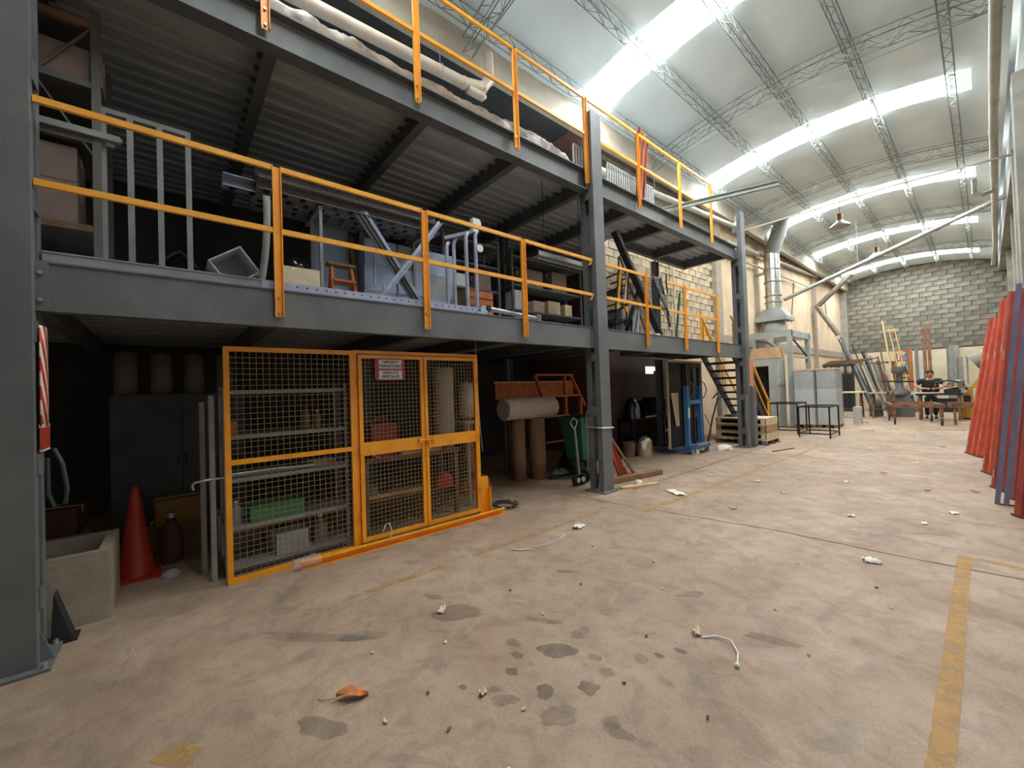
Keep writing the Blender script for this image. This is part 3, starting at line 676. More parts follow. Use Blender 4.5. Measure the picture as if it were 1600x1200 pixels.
MB().tube([(-4.41, 1.78, .12), (-4.40, 1.81, .20), (-4.40, 1.85, .21), (-4.40, 1.88, .12), (-4.40, 1.86, .03)], .006, 6).thing('cable_loop', WHITE, 'white cable end looped through the cage mesh', 'cable')
t = thing('cable_coil', 'loose dark cable coil on the floor beside the cage foot', 'cable', (-4.45, 3.58, 0))
for k in range(3):
    MB().tube([(-4.50+(.15+.02*k)*math.cos(a*PI/9+k), 3.62+(.12+.03*k)*math.sin(a*PI/9+k), .014+.012*k) for a in range(18)], .008, 6).build('loop', RUBBER, t)

# ================================================================== DARK CORNER ON THE LEFT
t = thing('traffic_cone', 'tall orange traffic cone in the dark corner left of the cage', 'cone', (-5.32, -.28, 0))
MB().lathe((-5.32, -.28, .03), [(.15, 0), (.135, .02), (.03, .80), (.02, .82)], 24).build('cone', CONE, t); MB().box(-5.50, -5.13, -.46, -.10, 0, .03).build('base', CONE, t)
t = thing('concrete_trough', 'open concrete trough at the foot of the left column', 'trough', (-4.75, -.95, 0)); x0, x1, y0, y1, h = -5.1, -4.44, -1.6, -.375, .53
MB().box(x0, x1, y0, y1, 0, .06).box(x1-.055, x1, y0, y1, .06, h).box(x0, x0+.055, y0, y1, .06, h).box(x0+.055, x1-.055, y1-.07, y1, .06, h).box(x0+.055, x1-.055, y0, y0+.06, .06, h).build('basin', CONC_L, t)
t = thing('prop_wedge', 'dark steel wedge leaning at the base of the left column', 'wedge', (-4.28, -.62, 0)); MB().loft([Vector((-4.34, -.66, 0)), Vector((-4.34, -.55, 0)), Vector((-4.36, -.645, .34))], [Vector((-4.22, -.66, 0)), Vector((-4.22, -.55, 0)), Vector((-4.24, -.645, .34))]).build('plate', DARK, t); MB().box(-4.36, -4.2, -.66, -.53, 0, .012).build('foot', DARK, t)
STRIPE = stripe_material('hazard_stripes', (176, 44, 34), (226, 206, 184), 4.6, (0, 1.2, 0))
t = thing('striped_sign', 'red and white striped hazard board hung on the left column', 'sign', (-4.10, -.645, 1.38))
mb = MB(); mb.slab(lambda u, v: (-4.16+.20*u, -.64+.012*math.sin(u*PI), 1.52+.66*v), 4, 4, (0, -.008, 0)); mb.build('striped_board', STRIPE, t)
MB().box(-4.16, -3.96, -.65, -.636, 1.37, 1.515).build('red_panel', SIGNRED, t); MB().box(-4.16, -3.96, -.652, -.635, 1.515, 1.535).build('white_edge', WHITE, t); MB().box(-4.16, -3.96, -.652, -.635, 1.36, 1.372).build('white_edge', WHITE, t)
t = thing('garden_hose', 'grey hose looped over a hook behind the left column', 'hose', (-4.15, -.62, .9))
MB().tube([(-4.16, -.62, 1.36), (-4.15, -.58, 1.25), (-4.15, -.56, 1.08), (-4.16, -.57, .98), (-4.17, -.62, .96), (-4.17, -.65, 1.05), (-4.16, -.65, 1.3)], .014, 8).build('loop', mat('dark_hose', (58, 66, 64), .6), t)
cabn = thing('steel_cabinet', 'dim grey steel cabinet with double doors deep in the left corner', 'cabinet', (-6.9, .2, 0))
CABG = mat('shaded_cabinet_grey', (78, 80, 80), .7, 0, .15, 3)  # grey darkened so the colour carries the corner's shade
MB().box(-7.2, -6.6, -.55, .75, 0, 1.75).build('body', CABG, cabn)
for y0, y1 in ((-.54, .095), (.105, .74)):
    d = MB().box(-6.6, -6.585, y0, y1, .05, 1.72).build('door', CABG, cabn); MB().box(-6.585, -6.56, (.05 if y0 < 0 else .13), (.07 if y0 < 0 else .15), .85, 1.0).build('handle', DARK, d)
for k in range(4):
    y = -.42+k*.33; t = thing('pipe_insulation', 'pale foam tube standing on the dim cabinet, '+['leftmost of four', 'second of four from left', 'third of four from left', 'rightmost of four'][k], 'foam tube', (-6.85, y, 1.75), 'foam tubes on the cabinet')
    MB().lathe((-6.85, y, 1.75), [(.05, 0), (.105, .0), (.11, .08), (.105, .52), (.05, .52)], 16).build('sleeve', CARD_D, t); MB().cyl((-6.85, y, 2.27), (-6.85, y, 2.29), .05).build('core', TUBE, t)  # darker sleeve colour stands for the shade of the corner
dk = [(-6.2, -.95, .5, .5, .35, .2, CARD_D, 'dusty carton on the floor behind the traffic cone'), (-6.0, .05, .42, .5, .32, -.15, WOOD_D, 'brown carton right of the traffic cone'), (-6.75, -1.0, .4, .4, .28, .5, CARD_D, 'tilted dusty carton behind the concrete trough'), (-5.65, .55, .35, .4, .4, .1, PALEBOX, 'pale grey carton on the floor near the cage shelving')]
for x, y, sx, sy, sz, rz, m_, nm in dk: carton('carton', nm, (x, y, 0), (sx, sy, sz), rz, m_)
carton('carton', 'mustard carton on top of the brown one in the left corner', (-6.0, .05, .32), (.36, .42, .26), .1, mat('mustard', (140, 106, 52), .8))
carton('carton', 'reddish carton on top of the dusty one behind the cone', (-6.2, -.95, .35), (.4, .45, .26), -.1, MAROON)
crumple((-5.55, -1.15, 0), .5, .55, .42, 5).thing('rubble_sack', CARD_D, 'slumped dusty sack behind the concrete trough', 'sack')
bottle('dark red gas bottle right of the traffic cone', (-5.55, -.02, 0), .1, .5, MAROON, GALV)
crumple((-5.05, -.02, 0), .10, .14, .07, 9).thing('white_bag', PALEBOX, 'crumpled white bag beside the cone base', 'bag')
# grey uprights of dismantled racking beside the cage
for k, (y, x) in enumerate(((.26, -4.62), (.20, -4.85))):
    t = thing('rack_upright', 'loose grey slotted upright leaning by the left end of the cage, '+['nearer one', 'rear one'][k], 'upright', (x, y, 0), 'loose uprights')
    MB().box(x-.02, x+.02, y-.003, y+.003, 0, 1.7-k*.06).box(x+.017, x+.02, y, y+.04, 0, 1.7-k*.06).build('angle', SHELF, t); MB().box(x-.03, x+.03, y-.02, y+.045, 0, .01).build('foot', SHELF, t)
MB().tube([(-4.62, .36, .93), (-4.6, .22, .93), (-4.6, .15, .925), (-4.6, .13, .90), (-4.6, .14, .86)], .012, 8).thing('hook_bar', GALV, 'hooked steel bar sticking out left of the cage', 'hook')

# ================================================================== GOODS ON THE LOWER DECK
# tall storage rack behind the left column
rk = thing('storage_rack', 'tall dim pallet rack behind the left column on the lower deck', 'rack', (-4.9, -1.1, D1))
RKM = mat('rack_grey', (104, 100, 98), .6, .1, .15, 5)
for x in (-4.5, -5.3):
    for y in (-.44, -1.75): MB().chan((x, y, D1), (x, y, 4.78), .07, .05, .005, (1, 0, 0)).build('upright', RKM, rk)
for a, b in (((-4.5, -.44, 4.55), (-5.3, -.44, 3.95)), ((-5.3, -.44, 3.95), (-4.5, -.44, 3.35)), ((-4.5, -.44, 3.35), (-5.3, -.44, 2.75))): MB().bar(a, b, .03, .02).build('brace', RKM, rk)
for a, b in (((-4.49, -.44, 4.62), (-4.49, -.80, 4.05)), ((-4.49, -.44, 3.62), (-4.49, -.80, 4.22))): MB().bar(a, b, .03, .012).build('brace', RKM, rk)
for z in (3.0, 3.70, 4.14, 4.62):
    MB().box(-4.52, -4.47, -1.75, -.44, z, z+.05).build('shelf_beam', (WOOD_D if z in (3.0, 4.62) else RKM), rk); MB().box(-5.3, -4.52, -1.75, -.44, z+.02, z+.05).build('shelf_board', RKM, rk)
carton('wrapped_pack', 'long wrapped brown pack sticking out of the rack top shelf', (-4.62, -.80, 4.19), (.24, .84, .26), 0, CARD_D)
carton('carton', 'brown carton on the rack shelf behind the railing, upper one', (-4.72, -.78, 3.385), (.4, .5, .27), 0, CARD_D)
carton('carton', 'brown carton on the rack shelf behind the railing, lower one', (-4.72, -.78, 3.05), (.4, .5, .33), 0, CARD_D)
for k in range(2): MB().box(-4.62+.12*k, -4.56+.12*k, -1.3, -.33+.05*k, 3.752, 3.80).box(-4.61+.12*k, -4.57+.12*k, -1.3, -.32+.05*k, 3.76, 3.79).thing('plank_end', GREY, 'grey plank sticking out of the rack above the cartons, '+['front one', 'rear one'][k], 'plank', 'planks in the rack')
# barred frame
t = thing('metal_gate', 'grey steel gate frame of upright bars behind the lower railing', 'gate frame', (-4.52, -.1, D1))
for y in (-.385, -.225, -.04, .15): MB().box(-4.54, -4.50, y-.02, y+.02, D1, 4.0).build('bar', GREY, t)
MB().box(-4.54, -4.50, -.405, .17, 4.0, 4.04).build('top_bar', GREY, t)
# kerb strip on the deck edge at left
MB().obox((-4.12, .0, D1+.045), (.05, 1.3, .09)).obox((-4.12, 0, D1+.09), (.06, 1.3, .012)).thing('kick_plate', GREY, 'grey toe board on the deck edge below the barred frame', 'toe board')
# tilted open box
t = thing('open_box', 'white open-fronted box lying tilted behind the first railing post', 'box', (-4.6, .46, D1)); rx = .62
c = Vector((-4.62, .47, 2.885))
from mathutils import Euler
def obx(mb, off, size): 
    R = Euler((rx, 0, 0)).to_matrix(); mb.obox(c+R @ Vector(off), size, (rx, 0, 0)); return mb
obx(MB(), (0, 0, -.13), (.36, .30, .012)).build('panel', LGREY, t); obx(MB(), (0, 0, .13), (.36, .30, .012)).build('panel', LGREY, t)
obx(MB(), (0, -.144, 0), (.36, .012, .25)).build('panel', LGREY, t); obx(MB(), (0, .144, 0), (.36, .012, .25)).build('panel', LGREY, t); obx(MB(), (-.17, 0, 0), (.012, .28, .25)).build('back_panel', LGREY, t)
# red brown tarp tent
mb = MB(); mb.slab(lambda u, v: (-5.2+.5*v, -.22+.6*u, D1+.05+.48*(1-abs(2*u-.95))**.8*(1-.2*v)+.05*nzz(u*4, v*4) if 0 < u < .97 else D1), 10, 6, (0, 0, -.012))
mb.thing('folded_tarpaulin', MAROON, 'dull red tarpaulin peaked in a heap behind the barred frame', 'tarpaulin')
# bundle of long galvanised profiles
t0 = 'galvanised steel profile in the long bundle over the boxes, '
GB = mat('dusty_galv', (122, 117, 116), .6, .1, .25, 26)
for k in range(8):
    r_, c_ = divmod(k, 4); x = -4.5-.125*c_; z = 3.715+.125*r_; ya = .40 if k == 1 else .66+.04*nzz(k*1.3, 2); yb = 2.62+.05*nzz(k*2.1, 1)
    t = thing('steel_profile', t0+('the one sticking out farthest' if k == 1 else '%s row, %s from the railing' % (('lower', 'upper')[r_], ('first', 'second', 'third', 'fourth')[c_])), 'steel profile', (x, (ya+yb)/2, z), 'profiles in the bundle')
    MB().chan((x, ya, z), (x, yb, z), .115, .115, .006).build('channel', GALV if k == 1 else GB, t)
    h_ = MB()
    for q in range(int((yb-ya)/.16)): h_.box(x+.02, x+.095, ya+.05+q*.16, ya+.10+q*.16, z-.0585, z-.0570)
    h_.build('slots', BLACK, t, kind='stuff')
for k, y in enumerate((1.22, 2.45)): 
    t = thing('bundle_stand', 'thin steel stand carrying the profile bundle, '+['left one', 'right one'][k], 'stand', (-4.7, y, D1), 'bundle stands')
    MB().box(-4.98, -4.42, y-.02, y+.02, 3.61, 3.65).build('cross_bar', GREY, t)
    for x in (-4.78, -4.44): MB().box(x-.015, x+.015, y-.015, y+.015, D1, 3.61).build('leg', GREY, t)
mb = MB(); mb.slab(lambda u, v: (-4.40, .70-.09*u+.03*math.sin(u*3)+.06*v, 3.60-(3.60-D1-.01)*u), 10, 1, (-.012, 0, 0)); mb.thing('bent_strip', GREY, 'bent grey metal strip hanging from the profile bundle to the deck', 'strip')
crumple((-4.62, .74, D1), .25, .2, .18, 2).thing('grey_sack', GREY, 'small grey sack at the foot of the bent strip', 'sack')
carton('carton', 'low tan carton right behind the first railing post', (-4.55, 1.02, D1), (.3, .34, .34), 0, CREAM)
crumple((-4.6, 1.0, D1+.345), .28, .3, .14, 12).thing('black_bag', GLOSSBLK, 'shiny black bag on top of the tan carton', 'bag')
# leaning sheets, boxes
mb = MB(); mb.slab(lambda u, v: (-5.05+.10*(1-v), 1.28+.42*u, D1+1.15*v), 2, 4, (-.02, 0, 0), False); mb.thing('grey_sheet', BLUEBOX, 'tall blue-grey sheet leaning upright left of the stacked boxes', 'sheet')
mb = MB(); mb.slab(lambda u, v: (-4.95+.10*(1-v), 1.70+.05*u+.02*math.sin(v*5), D1+1.0*v), 2, 8, (-.02, 0, 0)); mb.thing('dark_strip', WOOD_D, 'dark ragged strip standing between the grey sheet and the boxes', 'strip')
wbox = {}; ps = ['bottom', 'middle', 'top']; cs = ['left', 'centre', 'right']
for i in range(3):
    for j in range(3):
        m_ = BLUEBOX if (i+j) % 3 else PALEBOX
        wbox[(i, j)] = carton('wrapped_box', 'blue-grey wrapped box in the stack behind the crossed bars, %s row %s column' % (ps[j], cs[i]), (-5.02+.02*((i*j) % 2), 2.0+.42*i+.01*j, D1+.32*j), (.42, .405, .318), 0, m_, 'wrapped boxes', tape=False)
# unlit white tubes, built as thin strips on the box fronts
for k, (y, z0, z1) in enumerate(((1.93, 3.0, 3.45), (2.04, 2.72, 3.02))): 
    MB().box(-4.805, -4.798, y, y+.012, z0, z1).build('white_tube', WHITE, wbox[(0, 1)] if k == 0 else wbox[(0, 0)], 'white tube')
# crossed galvanised bars
for k, (a, b, m_) in enumerate((((-4.42, 1.60, 3.66), (-4.26, 2.24, D1+.02), GREY), ((-4.40, 1.68, 3.70), (-4.25, 2.33, D1+.02), GALVP), ((-4.41, 1.64, 3.69), (-4.255, 2.28, D1+.02), GREY), ((-4.17, 1.70, D1+.02), (-4.36, 2.62, 3.80), GALVP))):
    t = thing('angle_bar', ['left grey angle bar of three sloping down to the right', 'bright outer angle bar of three sloping down to the right', 'middle grey angle bar of three sloping down to the right', 'single pale angle bar sloping up to the right across the others'][k], 'angle bar', a if a[2] < b[2] else b)
    MB().profile(a, b, [(-.025, -.025), (.025, -.025), (.025, -.019), (-.019, -.019), (-.019, .025), (-.025, .025)]).build('angle', m_, t)
# small wooden step stool
t = thing('step_stool', 'small wooden step stool on the lower deck left of the crossed bars', 'stool', (-4.45, 1.43, D1))
for y, dy in ((1.32, 0), (1.52, .05)):
    MB().bar((-4.38, y+dy, D1), (-4.44, y, 3.05), .03, .02).build('leg', WOOD_O, t); MB().bar((-4.6, y+dy, D1), (-4.46, y, 3.04), .03, .02).build('leg', WOOD_O, t)
for z in (2.70, 2.87): MB().box(-4.55, -4.37, 1.32, 1.55, z, z+.022).build('tread', WOOD_O, t)
MB().box(-4.53, -4.41, 1.28, 1.56, 3.05, 3.075).build('top_board', WOOD_D, t)
# perforated channel along the edge
t = thing('perforated_channel', 'long perforated galvanised channel lying along the lower deck edge', 'channel', (-4.11, 1.85, D1))
MB().box(-4.06, -4.064, .62, 3.10, D1, D1+.085).box(-4.064, -4.16, .62, 3.10, D1, D1+.004).box(-4.156, -4.16, .62, 3.10, D1+.004, D1+.085).build('channel', GALVP, t)
h_ = MB()
for k in range(26): h_.cyl((-4.0605, .9+k*.085, D1+.055), (-4.0590, .9+k*.085, D1+.055), .009, n=8)
h_.build('perforations', BLACK, t, kind='stuff')
# upright trolley: four tubes with casters at the top end
t = thing('tube_trolley', 'pale tubular trolley stood on end with casters at the top', 'trolley', (-4.25, 2.85, D1))
for k, (x, y) in enumerate(((-4.34, 2.68), (-4.33, 2.78), (-4.20, 2.88), (-4.19, 3.02))):
    top = 3.56+.06*k; MB().tube([(x, y, D1+.05), (x, y, top-.08), (x, y+.015, top-.02), (x-.02, y+.05, top)], .024, 10).build('tube', GALVP, t)
MB().box(-4.38, -4.15, 2.62, 3.06, D1+.005, D1+.05).build('base_frame', GALVP, t); MB().bar((-4.36, 2.66, 3.60), (-4.20, 3.02, 3.72), .05, .04).build('top_plate', GALVP, t)
MB().box(-4.24, -4.17, 2.98, 3.06, 3.70, 3.88).build('caster_housing', WHITE, t); MB().cyl((-4.185, 3.07, 3.50), (-4.155, 3.07, 3.50), .05, n=16).build('wheel', WHITE, t); MB().cyl((-4.22, 3.07, 3.84), (-4.19, 3.07, 3.84), .055, n=16).build('wheel', WHITE, t)
# lying strut with clamp
t = thing('scaffold_strut', 'bright metal strut with clamps lying on the lower deck edge', 'strut', (-4.1, 3.45, D1))
MB().cyl((-4.08, 3.12, D1+.095), (-4.08, 3.98, D1+.045), .03, n=10).build('tube', GALV, t)
MB().cyl((-4.12, 3.02, D1+.06), (-4.04, 3.02, D1+.06), .06, n=14).build('clamp', GALV, t); MB().cyl((-4.12, 3.09, D1+.09), (-4.04, 3.09, D1+.09), .045, n=14).build('clamp', DARK, t); MB().box(-4.11, -4.05, 3.94, 4.03, D1+.0, D1+.10).build('end_fitting', CARD_D, t); MB().box(-4.13, -4.03, 2.90, 2.97, D1, D1+.03).build('tongue', GALV, t)
# brown crate and shelving with boxes
t = thing('wooden_crate', 'brown slatted crate behind the upright trolley', 'crate', (-4.75, 3.32, D1))
for k in range(4): MB().box(-4.56, -4.54, 3.10, 3.55, D1+.02+.11*k, D1+.115+.11*k).build('slat', WOOD_O, t)
for y in (3.12, 3.53): MB().box(-4.9, -4.56, y-.015, y+.015, D1, D1+.46).build('end_panel', WOOD_D, t)
def open_shelf(label, x0, x1, y0, y1, zs, zt, m_=RKM):
    t = thing('shelving_unit', label, 'shelf', ((x0+x1)/2, (y0+y1)/2, D1))
    for x in (x0, x1):
        for y in (y0, y1): MB().box(x-.018, x+.018, y-.018, y+.018, D1, zt).build('upright', m_, t)
    for z in zs: MB().box(x0, x1, y0, y1, z-.03, z).build('shelf', m_, t)
    return t
open_shelf('dark shelving on the lower deck behind the upright trolley', -5.6, -5.2, 3.15, 4.2, (2.9, 3.3, 3.7, 4.05), 4.1)
open_shelf('dark shelving on the lower deck behind the hanging light batten', -5.6, -5.2, 4.5, 6.3, (2.72, 3.06, 3.5, 4.0), 4.05)
for k, (x, y, z, sx, sy, sz, m_, nm) in enumerate([
    (-5.35, 3.4, 2.9, .25, .32, .22, PALEBOX, 'grey carton on the left dark shelving, second shelf'), (-5.35, 3.42, 3.3, .25, .34, .2, WHITE, 'white carton on the left dark shelving, third shelf'),
    (-5.35, 3.85, 2.9, .28, .3, .30, PALEBOX, 'taller grey carton on the left dark shelving'), (-5.35, 3.9, 3.3, .28, .28, .24, CARD_D, 'brown carton on the left dark shelving'),
    (-5.35, 4.72, 3.06, .25, .3, .34, WHITE, 'white tall carton at the left end of the right dark shelving'), (-5.35, 5.15, 3.06, .25, .28, .2, PINK, 'pinkish carton on the right dark shelving'),
    (-5.35, 5.55, 3.06, .25, .32, .24, CREAM, 'cream carton on the right dark shelving'), (-5.35, 5.95, 3.06, .25, .2, .22, CREAM, 'narrow cream carton on the right dark shelving'),
    (-5.35, 5.0, 3.5, .28, .5, .3, CARD_D, 'wide brown carton on the upper right dark shelf'), (-5.35, 5.7, 3.5, .28, .4, .36, CARD_D, 'square brown carton on the upper right dark shelf'), (-5.35, 4.8, 2.72, .28, .5, .2, PALEBOX, 'flat grey carton on the lowest right dark shelf')]):
    carton('carton', nm, (x, y, z), (sx, sy, sz), 0, m_)
t = thing('light_batten', 'grey fluorescent batten hanging under the upper deck', 'lamp', (-4.6, 5.1, 3.78))
MB().profile((-4.6, 4.48, 3.84), (-4.6, 5.80, 3.84), [(-.09, -.05), (.09, -.05), (.05, .04), (-.05, .04)]).build('housing', GREY, t)
MB().cyl((-4.6, 4.52, 3.775), (-4.6, 5.76, 3.775), .014, n=8).build('tube', LGREY, t); MB().box(-4.69, -4.51, 4.47, 4.48, 3.79, 3.88).build('end_cap', DARK, t)
for y in (4.7, 5.6): MB().cyl((-4.6, y, 3.88), (-4.6, y, 5.08), .006, n=6).build('hanger_rod', DARK, t)

# ---- right bay of the lower deck
t = thing('chair_stack', 'stack of black metal chair frames behind the middle column', 'chairs', (-4.75, 6.65, D1))
for k in range(4):
    z = D1+.28+.30*k; o_ = .05*k
    MB().tube([(-4.98, 6.45+o_, z), (-4.55, 6.45+o_, z+.04), (-4.52, 6.50+o_, z+.06), (-4.52, 6.80+o_, z+.06), (-4.55, 6.86+o_, z+.04), (-4.98, 6.86+o_, z)], .016, 6).build('seat_frame', BLACK, t)
    MB().tube([(-4.52, 6.48+o_, z), (-4.50, 6.48+o_, z+.36), (-4.50, 6.55+o_, z+.42), (-4.50, 6.78+o_, z+.42), (-4.50, 6.84+o_, z+.36), (-4.52, 6.84+o_, z)], .016, 6).build('back_frame', BLACK, t)
    if k % 2 == 0: MB().box(-4.95, -4.58, 6.5+o_, 6.82+o_, z+.02, z+.05).build('seat_pad', DARK, t)
for x, y in ((-4.98, 6.42), (-4.5, 6.42), (-4.98, 6.95), (-4.5, 6.95)): MB().bar((x, y, D1), (x, y+.05, D1+.36), .03).build('leg', BLACK, t)
t = thing('floodlight_arm', 'yellow lamp bracket hung on the black chair frames', 'bracket', (-4.42, 6.5, 3.1)); MB().bar((-4.45, 6.45, 3.12), (-4.45, 6.62, 3.95), .03).build('arm', YELRAIL, t); MB().bar((-4.45, 6.70, 3.25), (-4.45, 6.85, 4.0), .035, .02).build('arm', CREAM, t); MB().box(-4.47, -4.42, 6.70, 6.76, 3.1, 3.2).build('clip', YELRAIL, t)
MB().bar((-4.38, 6.35, 4.55), (-4.28, 7.65, 2.68), .13, .07).bar((-4.38, 6.37, 4.53), (-4.28, 7.63, 2.70), .09, .09).thing('dark_joist', DARK, 'dark steel joist leaning diagonally behind the railing right of the middle column', 'joist')
MB().bar((-4.74, 7.75, 3.85), (-4.70, 7.05, 2.66), .09, .05).bar((-4.74, 7.73, 3.83), (-4.70, 7.07, 2.70), .06, .07).thing('dark_joist', DARK, 'shorter dark joist leaning the other way right of the middle column', 'joist')
t = thing('grey_cabinet', 'low grey metal cabinet on the lower deck next to the chair frames', 'cabinet', (-5.0, 7.4, D1)); MB().box(-5.2, -4.8, 7.1, 7.72, D1+.03, 3.28).build('body', GREY, t); MB().box(-4.8, -4.785, 7.12, 7.70, D1+.05, 3.25).build('door', GREY, t); MB().box(-5.18, -4.82, 7.12, 7.70, D1, D1+.03).build('plinth', DARK, t); MB().box(-4.785, -4.77, 7.15, 7.19, 2.9, 3.05).build('handle', DARK, t)
t = thing('work_tripod', 'folding grey tripod with a tan head in front of the low cabinet', 'tripod', (-4.4, 7.2, D1)); ap = (-4.42, 7.15, 3.26)
for q in ((-4.3, 6.88, D1), (-4.22, 7.42, D1), (-4.6, 7.2, D1)): MB().bar(ap, q, .026).build('leg', GALV, t)
MB().box(-4.5, -4.36, 7.05, 7.27, 3.25, 3.38).build('head', CARD, t)
crumple((-4.12, 7.28, D1), .1, .14, .06, 4).thing('white_rag', PAPER, 'white rag on the deck edge by the tripod foot', 'rag')
t = thing('harness', 'black strap harness hanging over the lower railing', 'harness', (-3.96, 7.25, 2.75))
mb = MB(); mb.slab(lambda u, v: (-3.94+.02*v+.02*nzz(u*6, v*3), 6.80+.36*u+.10*v+.12*(v > .5)*u, 3.74-.75*v*(.25+.75*u)-.05*math.sin(u*PI)+.04*nzz(u*5, v*5, 2)), 10, 12, (.012, 0, 0)); mb.build('cloth', BLACK, t)
MB().tube([(-3.93, 7.18, 3.60), (-3.925, 7.25, 3.3), (-3.93, 7.33, 3.05), (-3.925, 7.42, 2.78)], .016, 6).build('strap', BLACK, t); MB().tube([(-3.93, 7.10, 3.2), (-3.925, 7.30, 2.95), (-3.925, 7.38, 2.70)], .008, 6).build('strap', BLACK, t); MB().tube([(-3.93, 6.80, 3.5), (-3.925, 6.86, 3.3), (-3.93, 6.84, 3.15)], .014, 6).build('strap', BLACK, t); MB().tube([(-3.93, 7.35, 3.8), (-3.925, 7.33, 3.6), (-3.93, 7.38, 3.42)], .014, 6).build('strap', BLACK, t)
for k, (a, b, m_, nm) in enumerate([((-5.6, 8.3, 4.78), (-5.45, 9.30, 2.62), RUST, 'rusty diagonal brace bar under the upper deck by the block wall'), ((-5.75, 8.55, 2.62), (-5.75, 8.55, 4.6), RUST, 'rusty upright bar against the tan block wall'), ((-5.85, 11.35, D1-.6), (-5.85, 11.35, 5.4), CREAM, 'thin cream conduit running up the tan block wall'), ((-4.3, 8.35, 2.63), (-4.25, 8.5, 3.65), GREENB, 'dark green bar standing behind the stair-end railing'), ((-4.2, 9.35, 2.62), (-4.2, 9.35, 3.35), YELRAIL, 'short orange post standing on the deck next to the stair opening'), ((-4.2, 9.38, 3.2), (-4.2, 9.95, 2.64), YELRAIL, 'orange diagonal brace at the stair end of the lower deck')]):
    MB().bar(a, b, .04, .03).bar(Vector(a).lerp(Vector(b), .02), Vector(a).lerp(Vector(b), .98), .03, .04).thing('steel_bar', m_, nm, 'bar')
t = thing('junction_box', 'small brown wall box on the tan block wall', 'wall box', (-5.9, 9.1, 4.1)); MB().box(-5.95, -5.85, 9.0, 9.25, 4.08, 4.34).build('body', RUST, t); MB().box(-5.85, -5.84, 9.02, 9.23, 4.10, 4.32).build('cover', RUST, t)

# ================================================================== UPPER DECK GOODS
t = thing('covered_bundle', 'long bundle under crumpled dusty plastic sheet on the upper deck edge', 'bundle', (-4.35, 2.6, D2))
def shf(u, v):
    y = -.6+5.75*u; a = PI*v; e = min(1, 14*min(u, 1-u)+.3)
    r = .20*(1+.25*nzz(y*1.6, v*2, 3)+.18*nzz(y*5, v*6, 9)); h = .36*e*(1+.20*nzz(y*1.1, 7)+.18*nzz(y*4+v*2, v*5, 1)-.16*abs(nzz(y*9-v*6, v*7, 5)))
    return (-4.38+r*math.cos(a)*1.15, y, D2+.006+max(0, math.sin(a))**.6*h)
mb = MB(); mb.grid(shf, 220, 26); mb.build('plastic_sheet', PLASTICSHEET, t)
MB().box(-4.48, -4.28, -.5, 5.0, D2+.005, D2+.16).build('core', CARD_D, t)
for k, (y0, y1) in enumerate(((4.92, 5.42), (5.80, 7.28))):
    t = thing('slatted_grid', ['short', 'long'][k]+' white slatted grid panel standing on the upper deck edge', 'grid', (-4.1, (y0+y1)/2, D2))
    MB().box(-4.11, -4.09, y0, y1, D2, D2+.03).build('bottom_rail', LGREY, t); MB().box(-4.11, -4.09, y0, y1, D2+.38, D2+.41).build('top_rail', LGREY, t)
    n = round((y1-y0)/.072)
    for i in range(n+1): y = y0+(y1-y0)*i/n; MB().box(-4.112, -4.088, y-.011, y+.011, D2+.03, D2+.38).build('slat', LGREY, t)
for k, (y, dy, m_) in enumerate(((6.66, .10, REDP2), (6.75, .14, WOOD_O), (6.85, .16, REDP2))):
    MB().bar((-4.06, y, D2), (-4.02, y+dy, 6.48-.06*k), .05, .035).bar((-4.06, y, D2+.01), (-4.02, y+dy, 6.47-.06*k), .035, .05).thing('painted_batten', m_, 'reddish batten standing against the upper railing, '+['left', 'middle', 'right'][k]+' of three', 'batten', 'reddish battens')
t = thing('projecting_beam', 'grey-green steel beam projecting through the upper railing over the hall', 'beam', (-3.4, 8.9, D2)); MB().ibeam((-4.9, 7.55, 5.26), (-2.55, 9.35, 5.62), .10, .08, .01).build('section', GREEN_G, t)
MB().box(-4.2, -4.1, 8.05, 8.15, D2, 5.30).build('packing_block', WOOD_D, t)

# ================================================================== GUTTER PIPES
def pipe_run(label, pts, r, m_, hang, group='gutter pipes', collars=()):
    t = thing('gutter_pipe', label, 'pipe', pts[0], group)
    for i, (a, b) in enumerate(zip(pts[:-1], pts[1:])):
        A, B = Vector(a), Vector(b); MB().cyl(A, B, r, n=14).build('pipe_length', m_, t)
        if 0 < i: MB().lathe(A, [(0, -r*1.12), (r*.8, -r*.8), (r*1.13, 0), (r*.8, r*.8), (0, r*1.12)], 14).build('elbow', m_, t)
    for (x, y, z0, z1) in hang: MB().cyl((x, y, z0), (x, y, z1), .006, n=6).build('hanger_rod', GREY, t); MB().tube([(x+(r+.006)*math.cos(a*PI/6), y, z0-r+(r+.006)*math.sin(a*PI/6)) for a in range(13)], .006, 5).build('hanger_ring', GREY, t)
    return t
pipe_run('thick beige plastic gutter pipe hung behind the upper railing', [(-5.2, -3.0, 6.30), (-5.2, 3.62, 6.56), (-5.2, 4.0, 6.66), (-5.2, 4.14, 6.86), (-5.2, 4.14, 7.3)], .085, PVC, [(-5.2, 1.0, 6.55, 7.25), (-5.2, 3.2, 6.64, 7.25)])
MB().cyl((-5.2, 3.7, 6.50), (-5.2, 4.0, 6.50), .07, n=12).lathe((-5.2, 3.98, 6.5), [(.0, -.08), (.08, 0), (0, .08)], 12).thing('pipe_stub', PVC, 'capped beige pipe stub under the gutter pipe end', 'pipe')
pipe_run('beige gutter pipe running behind the far end of the upper railing', [(-5.3, 7.2, 6.40), (-5.3, 14.0, 6.87), (-5.3, 14.5, 6.93), (-5.3, 14.75, 7.1), (-5.3, 14.78, 7.32)], .075, PVC2, [(-5.3, 9.5, 6.64, 7.74), (-5.3, 12.5, 6.85, 7.74)])
